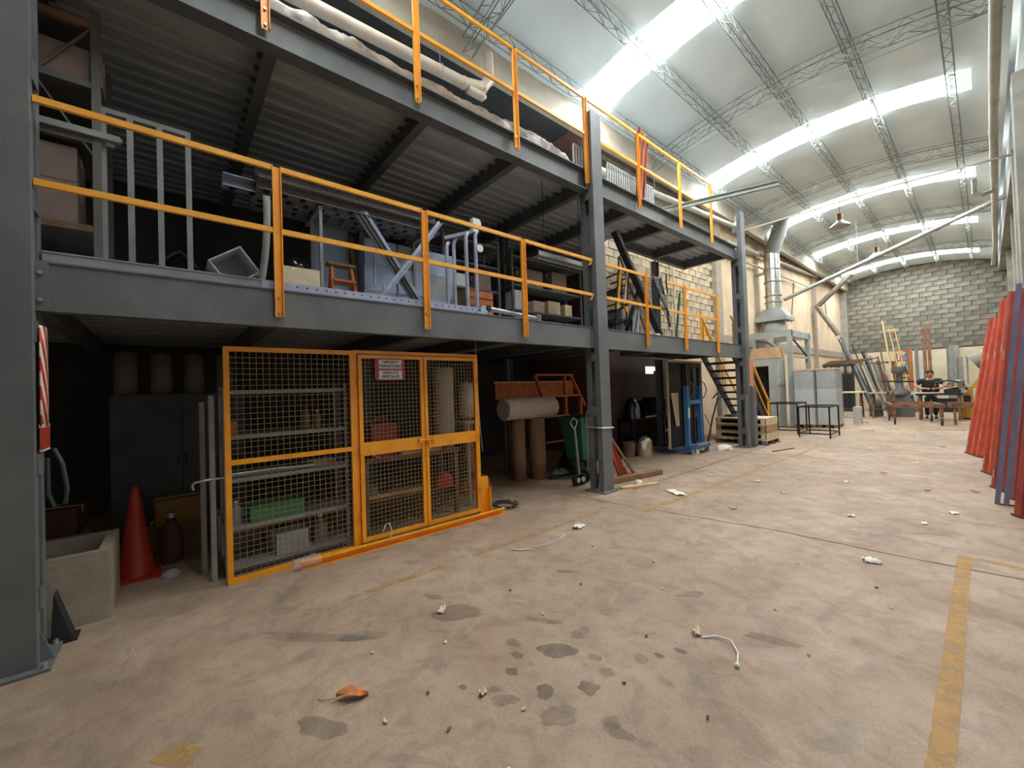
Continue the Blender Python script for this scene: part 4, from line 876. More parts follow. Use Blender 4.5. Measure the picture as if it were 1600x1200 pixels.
pipe_run('grey gutter pipe along the left wall beyond the chimney', [(-5.74, 14.9, 6.62), (-5.74, 26.0, 7.2), (-5.7, 26.6, 7.24), (-5.6, 27.0, 7.45)], .075, PVC2, [(-5.74, 20.9, 7.0, 7.32)])
MB().tube([(-5.75, 8.1, 5.9), (-5.75, 14, 6.15), (-5.75, 26, 6.5)], .035, 8).thing('service_conduit', PVC2, 'thin pale conduit running along the left wall below the gutter pipe', 'conduit')
pipe_run('long vertical-looking gutter pipe along the right wall under the roof', [(.27, 6.5, 7.0), (.30, 14, 7.02), (.38, 20, 7.0), (.45, 26.5, 6.95), (.42, 30, 6.9)], .07, PVC2, [(.30, 14, 7.1, 7.75)])
pipe_run('short bent gutter branch on the right wall below the second skylight', [(.36, 18.2, 6.95), (.12, 18.0, 6.85), (-.02, 18.0, 6.95), (-.02, 18.0, 7.35)], .06, PVC2, [])
# tie conduit across the hall
MB().tube([(-5.3, 15.2, 6.9), (-3.4, 15.25, 6.92), (-1.4, 15.3, 6.95), (.57, 15.35, 6.86)], .03, 8).thing('cross_conduit', PVC2, 'thin grey conduit crossing the hall under the roof', 'conduit')

# ================================================================== UNDER THE MEZZANINE, RIGHT OF THE CAGE
t = thing('foam_roll', 'big pale bubble-wrap roll lying across two cardboard tubes', 'roll', (-5.42, 5.0, 1.13))
mb = MB(); mb.tube([(-5.42, 4.38, 1.325), (-5.42, 4.40, 1.325), (-5.42, 5.0, 1.32), (-5.42, 5.58, 1.315), (-5.42, 5.60, 1.315)], [.18, .195, .197, .195, .18], 28); mb.build('wrap', FOAM, t)
for r_ in (.16, .11, .065): MB().tube([(-5.42+r_*math.cos(a*PI/12), 5.601, 1.315+r_*math.sin(a*PI/12)) for a in range(25)], .004, 5).build('spiral_edge', CARD, t)
MB().cyl((-5.42, 5.55, 1.315), (-5.42, 5.605, 1.315), .03, n=12).build('core', TUBE, t)
for k, (x, y, r_, h) in enumerate(((-5.45, 5.20, .15, 1.125), (-5.60, 4.86, .13, 1.13))):
    t = thing('cardboard_tube', 'thick brown cardboard tube standing under the bubble-wrap roll, '+['front one', 'darker rear one'][k], 'tube', (x, y, 0)); MB().lathe((x, y, 0), [(r_-.03, 0), (r_, 0), (r_, h), (r_-.03, h), (r_-.03, h-.1)], 24).build('tube', TUBE, t); MB().lathe((x, y, .3), [(r_+.001, 0), (r_+.003, .01), (r_+.003, .05), (r_+.001, .06)], 24).build('tape_band', CARD_D, t)
t = thing('timber_rack', 'orange-brown timber frame with a sloping end behind the bubble-wrap roll', 'frame', (-5.95, 5.9, 0))
X = -5.9
for a, b in (((X, 5.62, 1.95), (X, 6.75, 1.95)), ((X, 5.62, 1.93), (X, 5.85, 1.42)), ((X, 6.70, 1.95), (X, 7.15, 1.25)), ((X, 6.50, 1.93), (X, 6.50, 1.0)), ((X, 5.8, 1.50), (X, 6.98, 1.50)), ((X, 5.7, 1.08), (X, 6.6, 1.08)), ((X, 5.75, 1.40), (X, 5.75, 0.0)), ((X, 7.0, 1.42), (X, 7.0, 0.0)), ((X, 5.75, .55), (X, 7.0, .55))): MB().bar(a, b, .035, .07, (1, 0, 0)).build('timber', WOOD_O, t)
t = thing('long_plank', 'long orange-stained board on edge behind the bubble-wrap roll', 'board', (-6.1, 5.8, 0)); MB().box(-6.12, -6.09, 4.75, 7.0, 1.48, 1.80).build('board', WOOD_O, t); MB().box(-6.14, -6.12, 4.75, 7.0, 1.79, 1.83).build('edge_batten', WOOD, t)
for y in (5.0, 6.8): MB().box(-6.16, -6.12, y-.03, y+.03, 0, 1.80).build('leg', WOOD_D, t)
for k, (y, x, h, m_) in enumerate(((3.95, -5.9, 1.55, WOOD_O), (4.08, -5.95, 1.4, WOOD_O), (3.7, -6.1, 1.9, DARK), (4.25, -6.2, 1.9, DARK))):
    MB().bar((x, y, 0), (x-.15, y+.05, h), .09, .04).bar((x, y, .01), (x-.15, y+.05, h-.01), .07, .05).thing('leaning_board', m_, ['orange board leaning in the gap right of the cage', 'shorter orange board leaning in the gap right of the cage', 'dark narrow board left of the orange boards', 'dark narrow board right of the orange boards'][k], 'board')
MB().tube([(-4.9, 3.46, 2.56), (-4.9, 3.50, 1.2), (-4.9, 3.54, .75)], .008, 6).thing('white_rod', GALV, 'thin pale rod hanging just right of the cage', 'rod')
t = thing('film_roll', 'short translucent film roll sticking out right of the cage', 'film roll', (-4.92, 3.3, 1.28)); MB().lathe((-4.92, 3.30, 1.28), [(.03, 0), (.11, 0), (.11, .5), (.03, .5)], 18).build('film', FOAM, t); MB().cyl((-4.92, 3.3, 1.24), (-4.92, 3.3, 1.82), .028).build('core', TUBE, t); MB().box(-5.05, -4.79, 3.16, 3.44, 1.2, 1.24).build('tray', SHELF, t); MB().box(-4.94, -4.90, 3.28, 3.32, 0, 1.2).build('stand', SHELF, t)
crumple((-5.6, 3.85, 0), .55, .6, .3, 21).thing('orange_heap', WOOD_O, 'low orange-brown heap of sacking on the floor behind the cage foot', 'sack')
# green bin on a hand truck
t = thing('wheeled_bin', 'green plastic bin tilted on a hand truck behind the middle column', 'bin', (-4.85, 5.75, 0))
def ring(z, hx, hy, cx, cy): return [Vector((cx+sx*hx, cy+sy*hy, z)) for sx, sy in ((-1, -1), (1, -1), (1, 1), (-1, 1))]
MB().loft(ring(.36, .19, .19, -4.90, 5.80), ring(1.06, .25, .27, -4.92, 5.80)).build('body', GREENB, t); MB().loft(ring(1.06, .28, .30, -4.92, 5.80), ring(1.11, .28, .30, -4.92, 5.80)).build('rim', GREENB, t)
MB().loft(ring(1.11, .24, .26, -4.92, 5.80), ring(1.14, .2, .22, -4.92, 5.80)).build('lid', BLACK, t)
for y in (5.62, 5.98): MB().tube([(-4.62, y, .12), (-4.62, y, 1.15), (-4.58, y, 1.25)], .014, 8).build('truck_rail', GREY, t)
MB().box(-5.05, -4.62, 5.60, 6.0, .33, .355).build('truck_plate', DARK, t); MB().bar((-4.62, 5.60, .12), (-4.62, 6.0, .12), .02).build('axle', DARK, t)
for y in (5.52, 6.04):
    MB().cyl((-4.62, y, .11), (-4.62, y+.05, .11), .11, n=20).build('wheel', RUBBER, t); MB().cyl((-4.62, y-.003, .11), (-4.62, y+.053, .11), .05, n=14).build('hub', GALV, t)
for x in (-4.98, -4.7): MB().bar((x, 5.8, 0), (x, 5.8, .33), .03).build('leg', DARK, t)
t = thing('pallet_wheel', 'small two-wheeled trolley end in front of the green bin', 'trolley', (-4.5, 5.28, 0))
for y in (5.22, 5.34):
    MB().cyl((-4.56, y, .10), (-4.50, y, .10), .10, n=20).build('wheel', RUBBER, t); MB().cyl((-4.565, y, .10), (-4.49, y, .10), .045, n=14).build('hub', LGREY, t)
MB().box(-4.56, -4.5, 5.20, 5.36, .14, .17).build('axle_block', DARK, t); MB().bar((-4.53, 5.28, .16), (-4.62, 5.30, .98), .03).build('stem', GREY, t); MB().tube([(-4.6, 5.28, .95), (-4.64, 5.22, 1.05), (-4.62, 5.28, 1.15), (-4.6, 5.36, 1.08), (-4.62, 5.30, .92)], .008, 6).build('wire_tie', PAPER, t)
# scrap on the floor behind
MB().bar((-5.25, 5.25, .03), (-4.7, 5.85, .12), .1, .03).bar((-5.24, 5.26, .04), (-4.71, 5.84, .12), .07, .04).thing('dark_plank', BLACK, 'dark plank slanting on the floor before the green bin', 'plank')
crumple((-5.2, 5.55, 0), .35, .3, .16, 31).thing('clear_bag', FILM, 'clear plastic bag at the foot of the cardboard tubes', 'bag')
crumple((-5.4, 6.1, 0), .5, .6, .5, 33).thing('black_sack', BLACK, 'slumped black sack behind the green bin', 'sack')
crumple((-5.5, 6.9, 0), .6, .6, .8, 35).thing('maroon_sack', MAROON, 'dull maroon sack right of the green bin', 'sack')
# red steel frame and lath leaning right of column
t = thing('red_sign', 'red metal sign frame with curled ornament leaning beside the middle column', 'frame', (-4.3, 6.1, 0))
MB().bar((-4.35, 6.22, 0), (-4.28, 5.72, .86), .03, .12).build('side_bar', SIGNRED, t); MB().bar((-4.30, 6.05, .02), (-4.30, 6.62, .02), .10, .05).build('base_bar', SIGNRED, t)
mb = MB(); mb.slab(lambda u, v: (-4.33+.05*v, 6.26-.42*v+.14*u*(1-v), .05+.70*v), 3, 6, (.008, 0, 0), False); mb.build('panel', SIGNRED, t)
MB().tube([(-4.27, 6.22+.07*math.cos(a*.5)*(1-a/16), .28+.12*math.sin(a*.5)*(1-a/20)) for a in range(14)], .008, 6).build('curl', PAPER, t)
MB().bar((-4.24, 6.5, .02), (-4.30, 5.78, .88), .02, .05).bar((-4.24, 6.49, .03), (-4.30, 5.79, .87), .03, .04).thing('wooden_lath', WOOD_D, 'brown wooden lath leaning over the red frame', 'lath')
MB().bar((-4.20, 5.62, .045), (-3.99, 6.92, .045), .14, .09).bar((-4.195, 5.63, .045), (-3.995, 6.91, .045), .10, .094).thing('floor_plank', WOOD_D, 'grey-brown timber plank on the floor beside the middle column', 'plank')
MB().bar((-3.86, 5.50, .018), (-3.60, 6.18, .018), .10, .034).bar((-3.855, 5.51, .018), (-3.605, 6.17, .018), .07, .038).thing('floor_plank', WOOD, 'pale pine plank on the floor in front of the grey one', 'plank')
crumple((-3.84, 5.98, .0), .14, .12, .08, 3).thing('white_scrap', PAPER, 'crumpled white plastic between the two floor planks', 'scrap')

# buckets, sacks, black goods in the next bay
for k, (x, y, m_) in enumerate(((-5.5, 8.22, CARD_D), (-5.28, 8.55, SILVER))):
    if k == 0:
        t = thing('bucket', 'dull paint bucket left of the silver bag', 'bucket', (x, y, 0)); MB().lathe((x, y, 0), [(.13, 0), (.16, .32), (.165, .33), (.15, .33), (.125, .05)], 20).build('pail', m_, t); MB().tube([(x, y-.16, .3), (x+.1, y-.1, .36), (x+.12, y, .38), (x+.1, y+.1, .36), (x, y+.16, .3)], .006, 6).build('handle', GALV, t)
    else: crumple((x, y, 0), .36, .42, .46, 15, pw=5).thing('silver_bag', m_, 'crumpled silver foil bag on the floor beside the bucket', 'bag')
t = thing('black_bench', 'long low black bench loaded with black panels under the mezzanine', 'bench', (-5.45, 9.4, 0)); MB().box(-5.88, -5.46, 8.35, 10.7, .80, .86).build('top', BLACK, t); MB().box(-5.86, -5.48, 8.4, 10.65, .40, .44).build('shelf', BLACK, t)
for x in (-5.84, -5.50):
    for y in (8.4, 10.65): MB().box(x-.03, x+.03, y-.03, y+.03, 0, .8).build('leg', BLACK, t)
for k in range(5):
    y = 9.0+.24*k; MB().box(-5.86, -5.50, y, y+.2, .862, 1.22+.06*(k % 3)).box(-5.85, -5.51, y+.01, y+.19, .87, 1.225+.06*(k % 3)).thing('panel_pack', GLOSSBLK, 'glossy black panel block on the long black bench, number %s from the left' % ['one', 'two', 'three', 'four', 'five'][k], 'panel', 'black panels')
crumple((-5.67, 8.66, .862), .34, .40, .52, 19).thing('wrapped_lump', GLOSSBLK, 'film-wrapped black lump at the left end of the long black bench', 'bundle')
crumple((-5.47, 8.60, .862), .08, .2, .4, 23).thing('white_film', FILM, 'white film hanging off the wrapped black lump', 'film')
for k, (z, y) in enumerate(((.882, 8.95), (.461, 9.6))): MB().bar((-5.47, y, z), (-5.47, y+.65, z), .03, .035).bar((-5.47, y+.01, z), (-5.47, y+.64, z), .04, .02).thing('white_bar', WHITE if k else CREAM, ['cream', 'thin white'][k]+' bar lying on the long black bench', 'bar')
# tall dark boards with torn cream top edge behind the stacker
t = thing('dark_board', 'tall dark double board with cream top edge behind the blue stacker', 'board', (-4.85, 9.85, 0))
MB().box(-4.90, -4.86, 8.98, 10.72, .14, 2.20).build('panel', DARK, t); MB().box(-4.91, -4.84, 8.96, 10.74, 2.20, 2.25).build('cream_edge', CREAM, t); MB().box(-4.90, -4.85, 8.95, 8.98, .14, 2.20).build('side_edge', CREAM, t)
MB().box(-4.86, -4.84, 9.62, 9.86, .14, 2.16).build('rib', GLOSSBLK, t); MB().box(-4.86, -4.84, 10.18, 10.36, .14, 2.16).build('rib', GLOSSBLK, t); MB().box(-4.92, -4.84, 9.0, 10.7, .122, .14).build('foot', WOOD_D, t)
mb = MB(); mb.slab(lambda u, v: (-4.80, 8.98+.34*u*(1-.0*v)+.20*(1-v)*(1-u), .66+.80*v), 2, 2, (-.015, 0, 0), False); mb.thing('cream_sheet', CREAM, 'cream tapered board leaning before the dark board', 'board')
# blue hand stacker
st = thing('hand_stacker', 'blue hydraulic hand stacker parked under the mezzanine', 'stacker', (-4.6, 9.65, 0))
for y in (9.32, 9.98):
    MB().box(-4.66, -4.56, y-.045, y+.045, .09, 1.62).build('mast_post', BLUEK, st)
    MB().tube([(-4.56, y+.05, 1.72), (-4.50, y+.09, 1.66), (-4.47, y+.10, 1.5), (-4.50, y+.08, 1.36), (-4.56, y+.04, 1.28)], .012, 8).build('guard_loop', BLUEK, st)
    MB().box(-4.64, -4.58, y-.03, y+.03, 1.62, 2.14).build('inner_mast', DARK, st)
    MB().box(-5.75, -4.60, y-.05, y+.05, .05, .12).build('fork', BLUEK, st)
    caster(st, -4.44, y, .16, .085, PI/2, WHITE)
    MB().cyl((-5.65, y-.03, .045), (-5.65, y+.03, .045), .045, n=12).build('load_roller', WHITE, st)
MB().box(-4.65, -4.55, 9.36, 9.94, 1.18, 1.27).build('cross_member', BLUEK, st); MB().box(-4.65, -4.40, 9.27, 10.03, .13, .22).build('base_beam', BLUEK, st); MB().box(-4.64, -4.58, 9.36, 9.94, 2.06, 2.12).build('top_member', DARK, st)
MB().cyl((-4.60, 9.65, .22), (-4.60, 9.65, 1.9), .035, n=12).build('lift_cylinder', DARK, st)
MB().box(-4.558, -4.553, 9.28, 9.36, .85, 1.10).build('label_plate', WHITE, st)
MB().tube([(-4.42, 9.95, .25), (-4.38, 10.15, .8), (-4.34, 10.4, 1.28)], .02, 8).build('tiller', BLACK, st); MB().tube([(-4.42, 10.30, 1.28), (-4.34, 10.35, 1.40), (-4.28, 10.55, 1.42), (-4.30, 10.50, 1.30), (-4.36, 10.38, 1.26)], .018, 8).build('tiller_handle', BLACK, st)
MB().box(-4.42, -4.36, 9.3, 10.25, .22, .25).build('foot_bar', GALV, st); MB().tube([(-4.50, 10.0, .9), (-4.45, 10.18, .6), (-4.46, 10.25, .3)], .01, 6).build('hose', SIGNRED, st)
crumple((-4.3, 10.55, 0), .35, .5, .12, 41).thing('white_rag_heap', PAPER, 'white rags on the floor right of the blue stacker', 'rag')
# warning board on col 3
t = thing('striped_sign', 'red and white striped board fixed to the far column above a grey trunk', 'sign', (-3.87, 11.36, 1.55)); STRIPE2 = stripe_material('hazard_stripes_far', (190, 78, 52), (214, 176, 148), 4.2, (.8, 0, 0))
MB().box(-3.9, -3.885, 11.26, 11.52, 1.55, 2.25).build('board', STRIPE2, t)
MB().box(-3.9, -3.84, 11.28, 11.52, .02, 1.50).box(-3.895, -3.835, 11.30, 11.50, .05, 1.47).build('cable_trunk', STEEL, c3)

# ================================================================== STAIRS
s_ = thing('steel_staircase', 'dark steel staircase with orange handrails at the end of the mezzanine', 'stairs', (-4.9, 13.2, 0))
y0, y1, z1 = 11.75, 14.6, 2.60
for x in (-5.32, -4.50): MB().bar((x, y0, z1-.02), (x, y1, .06), .05, .22, (0, 0, 1)).build('stringer', DARK, s_)
n = 12
for k in range(n):
    q = (k+.6)/n; y = y0+(y1-y0)*q; z = z1*(1-q)
    MB().box(-5.29, -4.53, y-.13, y+.13, z-.02, z+.012).box(-5.29, -4.53, y+.12, y+.13, z-.05, z).build('tread', DARK, s_)
for x in (-5.32, -4.50):
    MB().bar((x, y0+.1, z1+.92), (x, y1-.05, 1.0), .05, .05).build('handrail', YELRAIL, s_); 
    for q in (.08, .5, .96): y = y0+(y1-y0)*q; z = z1*(1-q); MB().bar((x, y, max(0, z-.1)), (x, y, z+.93), .05, .05).build('baluster', YELRAIL, s_)
MB().bar((-4.5, y0+.2, z1+.38), (-4.5, y1-.1, .52), .035, .035).build('mid_rail', YELRAIL, s_)
# pallets with cardboard trays beside the stairs foot
for k, (z, m_) in enumerate(((.0, WOOD_D),)):
    t = thing('wooden_pallet', 'worn pallet with blue blocks under the cardboard trays at the far column', 'pallet', (-4.35, 12.2, 0))
    for y in (11.78, 12.2, 12.64):
        MB().box(-5.0, -3.68, y-.05, y+.05, 0, .02).build('bottom_board', WOOD_D, t)
        for x in (-4.95, -4.35, -3.78): MB().box(x-.06, x+.06, y-.05, y+.05, .02, .10).build('block', BLUEK if x > -3.8 and y < 12 else WOOD_D, t)
    for i in range(7): x = -4.95+i*.197; MB().box(x-.06, x+.06, 11.72, 12.7, .10, .125).build('top_board', WOOD, t)
for k in range(3):
    z = .127+.19*k; t = thing('cardboard_tray', 'tan cardboard tray stacked on the pallet by the far column, '+['bottom', 'middle', 'top'][k]+' one', 'tray', (-4.35, 12.2, z), 'cardboard trays')
    mm = CREAM if k != 1 else CARD; mb = MB(); a, b, c_, d = -4.98, -3.72, 11.75, 12.66
    mb.box(a, b, c_, d, z, z+.01); mb.box(a, b, d-.015, d, z+.01, z+.185); mb.box(a, a+.015, c_, d, z+.01, z+.185).box(b-.015, b, c_, d, z+.01, z+.185).box(a, b, c_, c_+.015, z+.01, z+.045).box(a, b, c_, c_+.015, z+.15, z+.185); mb.build('tray', mm, t)
    for x in (-4.9, -4.35, -3.80): MB().box(x-.05, x+.05, c_-.001, c_+.03, z+.045, z+.15).build('post', mm, t)
    MB().box(a, b, c_, d, z+.180, z+.189).build('lid_sheet', PINK if k == 2 else mm, t)
crumple((-4.7, 12.2, .70), .5, .4, .07, 51).thing('black_cloth', BLACK, 'black cloth on top of the cardboard trays', 'cloth')
# black square tube table frames
def table_frame(label, x0, x1, y0, y1, h):
    t = thing('metal_table', label, 'table frame', ((x0+x1)/2, (y0+y1)/2, 0)); w_ = .035
    for x in (x0, x1-w_):
        for y in (y0, y1-w_): MB().box(x, x+w_, y, y+w_, .02, h-w_).build('leg', BLACK, t); MB().cyl((x+w_/2, y+w_/2, 0), (x+w_/2, y+w_/2, .02), .018, n=8).build('foot', RUBBER, t)
    for z in (h-w_, .10):
        for y in (y0, y1-w_): MB().box(x0+(w_ if z < .2 else 0), x1-(w_ if z < .2 else 0), y, y+w_, z, z+w_).build('rail', BLACK, t)
        for x in (x0, x1-w_): MB().box(x, x+w_, y0+w_, y1-w_, z, z+w_).build('rail', BLACK, t)
table_frame('black square-tube table frame, the right one of two', -3.60, -2.84, 14.0, 15.1, .90)
table_frame('black square-tube table frame, the left one of two', -4.62, -3.78, 14.7, 15.7, .96)

# ================================================================== BOOTH, CHIMNEY, WRAPPED PALLET
b_ = thing('exhaust_stand', 'grey-green steel portal frame carrying the exhaust hood', 'frame', (-5.2, 18.4, 0))
for x in (-4.62, -5.85):
    for y in (17.4, 19.7): MB().box(x-.08, x+.08, y-.08, y+.08, 0, 3.52).build('post', GREEN_G, b_)
for y in (17.4, 19.7): MB().box(-5.93, -4.54, y-.06, y+.06, 3.30, 3.54).build('beam', GREEN_G, b_)
for x in (-4.62, -5.85): MB().box(x-.06, x+.06, 17.46, 19.64, 3.30, 3.54).build('beam', GREEN_G, b_); MB().box(x-.04, x+.04, 17.48, 19.62, 2.52, 2.60).build('side_rail', GREEN_G, b_)
MB().bar((-4.62, 17.38, 2.55), (-5.40, 17.38, 3.30), .07, .05).build('knee_brace', GREEN_G, b_); MB().bar((-4.62, 19.6, 2.6), (-4.62, 17.6, 3.3), .05, .05).build('side_brace', DARK, b_)
h_ = thing('booth_cabin', 'green-grey sheet-metal cabin with an open dark doorway below the chimney', 'cabin', (-5.35, 17.6, 0))
MB().box(-5.77, -5.65, 16.6, 16.65, 0, 2.5).build('jamb', GREEN_G, h_); MB().box(-5.1, -4.80, 16.6, 16.65, 0, 2.5).build('jamb', GREEN_G, h_); MB().box(-5.65, -5.1, 16.6, 16.65, 2.22, 2.5).build('header', GREEN_G, h_)
for k in range(5): y = 16.66+.145*k; MB().box(-4.815, -4.80, y, y+.135, 0, 2.45).build('side_sheet', GREEN_G, h_)
MB().box(-5.77, -4.8, 17.3, 17.32, 0, 2.45).build('back_sheet', DARK, h_); MB().box(-4.80, -4.785, 16.66, 17.36, 1.5, 1.55).build('girt', GREY, h_)
mb = MB(); mb.loft(ring(2.5, .49, .38, -5.28, 16.97), ring(2.9, .36, .30, -5.26, 17.05)); mb.build('roof', CARD, h_)
for k in range(4): MB().bar((-5.62+.13*k, 16.75+.05*k, 0), (-5.66+.13*k, 17.2, 2.0), .03, .05).bar((-5.62+.13*k, 16.76+.05*k, .02), (-5.66+.13*k, 17.2, 1.98), .045, .03).thing('dark_profile', DARK, 'dark metal length leaning inside the cabin doorway', 'profile', 'profiles in the cabin')
ch = thing('exhaust_chimney', 'shiny galvanised exhaust chimney with flange rings rising to the roof', 'chimney', (-5.25, 18.3, 3.54)); cx, cy_ = -5.36, 18.35
MB().lathe((cx, cy_, 3.54), [(.42, 0), (.44, .1), (.40, .34), (.30, .50)], 24).build('fan_bowl', GREEN_G, ch)
mb = MB(); mb.loft(ring(4.02, .56, .50, cx, cy_), ring(4.16, .56, .50, cx, cy_)); mb.build('hood_flange', GREEN_G, ch)
mb = MB(); mb.loft(ring(4.16, .54, .48, cx, cy_), ring(4.52, .30, .28, cx, cy_)); mb.build('hood_taper', GREY, ch)
for k in range(4): MB().cyl((cx, cy_, 4.5+.56*k), (cx, cy_, 5.06+.56*k), .265, n=28).build('duct_length', DUCT, ch)
for z in (4.80, 5.05, 5.60, 6.10): MB().lathe((cx, cy_, z), [(.265, -.025), (.30, -.02), (.30, .02), (.265, .025)], 28).build('flange_ring', GREY, ch)
MB().cyl((cx, cy_, 6.72), (cx+.50, cy_, 8.15), .265, n=28).build('slanted_duct', GREY, ch); MB().lathe((cx, cy_, 6.72), [(.0, -.25), (.2, -.18), (.268, 0), (.2, .15), (0, .25)], 28).build('elbow', DUCT, ch)
MB().tube([(-5.93, 18.35, 6.0), (cx-.28, 18.35, 6.02)], .05, 10).thing('stay_pipe', PVC2, 'short pale pipe bracing the chimney to the wall', 'pipe')
for k, (a, b) in enumerate((((-5.85, 15.9, 6.0), (-5.9, 17.0, 4.4)), ((-5.85, 16.6, 6.0), (-5.85, 16.6, 4.5)), ((-5.88, 23.2, 6.4), (-5.9, 22.6, 4.4)), ((-5.9, 29.0, 6.5), (-5.9, 29.6, 4.6)))):
    MB().cyl(a, b, .02, n=6).cyl(Vector(a), Vector(a)+Vector((-.06, 0, 0)), .03, n=6).thing('wall_stay', RUST, ['sloping rusty stay on the wall left of the chimney', 'upright rusty stay on the wall left of the chimney', 'rusty stay on the wall right of the chimney', 'rusty stay on the last plaster bay'][k], 'stay')
t = thing('suction_duct', 'long pale suction pipe rising diagonally across the hall to the right wall', 'pipe', (-5.1, 20, 5.2)); MB().cyl((-5.45, 20.0, 5.12), (.60, 20.1, 7.24), .08, n=14).build('pipe', mat('zinc_pipe', (160, 160, 154), .4, .4), t)
for q in (.25, .5, .75): p_ = Vector((-5.45, 20, 5.12)).lerp(Vector((.60, 20.1, 7.24)), q); MB().cyl(p_-Vector((.05, 0, 0.018)), p_+Vector((.05, 0, .018)), .092, n=14).build('coupling', GREY, t)
MB().cyl((-3.0, 20.05, 6.0), (-3.0, 20.05, 7.7), .008, n=6).build('hanger_rod', GREY, t)
BRZ = mat('bronze_duct', (118, 112, 98), .5, .3)
t = thing('bent_duct', 'grey bent air duct hanging at the far left corner', 'duct', (-5.0, 26, 3.9)); MB().cyl((-4.15, 26, 6.9), (-5.6, 26, 5.5), .12, n=14).build('upper_arm', BRZ, t); MB().cyl((-5.6, 26, 5.5), (-4.78, 26, 3.92), .12, n=14).build('lower_arm', BRZ, t); MB().lathe((-5.6, 26, 5.5), [(0, -.125), (.09, -.08), (.122, 0), (.09, .08), (0, .125)], 14).build('elbow', BRZ, t); MB().cyl((-4.3, 26, 6.9), (-4.3, 26, 7.98), .008, n=6).build('hanger_rod', BRZ, t)
for k, (x, y, z) in enumerate(((-3.12, 18.0, 7.0), (-2.95, 24.0, 7.0))):
    t = thing('highbay_lamp', 'bell-shaped high-bay lamp hanging from the roof, '+['nearer one', 'farther one'][k], 'lamp', (x, y, z)); MB().lathe((x, y, z), [(.30, 0), (.28, .05), (.12, .18), (.10, .22)], 20).build('shade', LAMPW, t); MB().cyl((x, y, z+.2), (x, y, z+.45), .09, n=14).build('ballast', RUST, t); MB().cyl((x, y, z+.45), (x, y, 8.09), .01, n=6).build('cable', DARK, t)
# wrapped pallets
for k, (x0, x1, y0) in enumerate(((-4.46, -3.86, 17.0), (-3.84, -3.28, 17.15))):
    t = thing('wrapped_pallet', 'stack of pale appliance cartons in stretch film next to the portal frame, '+['left', 'right']
[k]+' half', 'pallet load', ((x0+x1)/2, y0+.5, 0)); y1 = y0+.95
    for j in range(3): MB().box(x0+.02, x1-.02, y0+.02, y1-.02, .13+.62*j, .13+.62*j+.61).build('carton', LGREY if j < 2 else PALEBOX, t)
    MB().box(x0, x1, y0, y1, 1.99, 2.05).build('pink_cap', PINK, t)
    mb = MB(); mb.grid(lambda u, v: ((x0+x1)/2+(x1-x0)/2*1.03*math.copysign(min(1, 1.42*abs(math.cos(2*PI*u))), math.cos(2*PI*u)), (y0+y1)/2+(y1-y0)/2*1.03*math.copysign(min(1, 1.42*abs(math.sin(2*PI*u))), math.sin(2*PI*u)), .08+1.9*v+.02*nzz(u*20, v*20)), 32, 14); mb.build('film', FILM, t)
    for x in (x0+.06, (x0+x1)/2, x1-.06): MB().box(x-.05, x+.05, y0+.02, y1-.02, 0, .10).build('skid', WOOD_D, t)
    MB().box(x0, x1, y0, y1, .10, .13).build('deck_boards', WOOD, t)
MB().box(-3.16, -2.95, 18.9, 19.2, 0, .62).box(-3.15, -2.96, 18.91, 19.19, .01, .63).thing('white_carton', LGREY, 'small white carton on the floor right of the wrapped pallets', 'box')

# ================================================================== FAR END
def trestle(label, x0, x1, y0, y1, h, m_top):
    t = thing('trestle_table', label, 'table', ((x0+x1)/2, (y0+y1)/2, 0)); MB().box(x0, x1, y0, y1, h-.05, h).build('top', m_top, t)
    for x in (x0+.15, x1-.15):
        for s in (0, 1): MB().bar((x, y0+.08 if s else y1-.08, 0), (x, (y0+y1)/2+(-.1 if s else .1), h-.05), .06).build('leg', RUST, t)
        MB().bar((x, y0+.2, .3), (x, y1-.2, .3), .04).build('stretcher', RUST, t)
    MB().bar((x0+.15, (y0+y1)/2, .35), (x1-.15, (y0+y1)/2, .35), .05).build('long_stretcher', RUST, t)
trestle('pale-topped trestle table before the leaning pipes, the left one', -4.3, -3.3, 22.0, 22.8, 1.10, CREAM)
trestle('dusty trestle table before the leaning pipes, the right one', -3.2, -2.3, 22.0, 22.8, 1.05, CONC_L)
t = thing('press_machine', 'dark machine frame with upright bars behind the left trestle table', 'machine', (-5.0, 26.5, 0))
for k in range(5): MB().box(-5.5+.28*k, -5.42+.28*k, 26.3, 26.38, 0, 2.3).build('bar', DARK, t)
MB().box(-5.55, -4.25, 26.28, 26.4, 2.3, 2.42).build('top_beam', DARK, t); MB().box(-5.55, -4.25, 26.4, 26.8, 1.9, 2.0).build('shelf', RUST, t); MB().box(-5.5, -4.3, 26.4, 26.45, 0, 1.9).build('back_sheet', DARK, t)
for k in range(4): MB().bar((-5.6+.1*k, 26.5, 2.45+.05*k), (-4.0+.2*k, 26.6, 2.48+.05*k), .07, .045).bar((-5.59+.1*k, 26.5, 2.45+.05*k), (-4.01+.2*k, 26.6, 2.48+.05*k), .05, .05).thing('stored_bar', RUST, 'rusty bar lying on the dark machine frame, %s of four' % ['lowest', 'second from bottom', 'third from bottom', 'topmost'][k], 'bar', 'bars on the machine frame')
rnd = random.Random(5)
tone = [DARK, STEEL, STEEL, RUST, DARK, STEEL, DARK, GREEN_G, STEEL, WOOD, GREY, DARK, STEEL, WOOD]
tl = ['dark', 'charcoal', 'charcoal', 'rusty', 'dark', 'charcoal', 'dark', 'greenish', 'charcoal', 'pale wooden', 'grey', 'dark', 'charcoal', 'pale wooden']
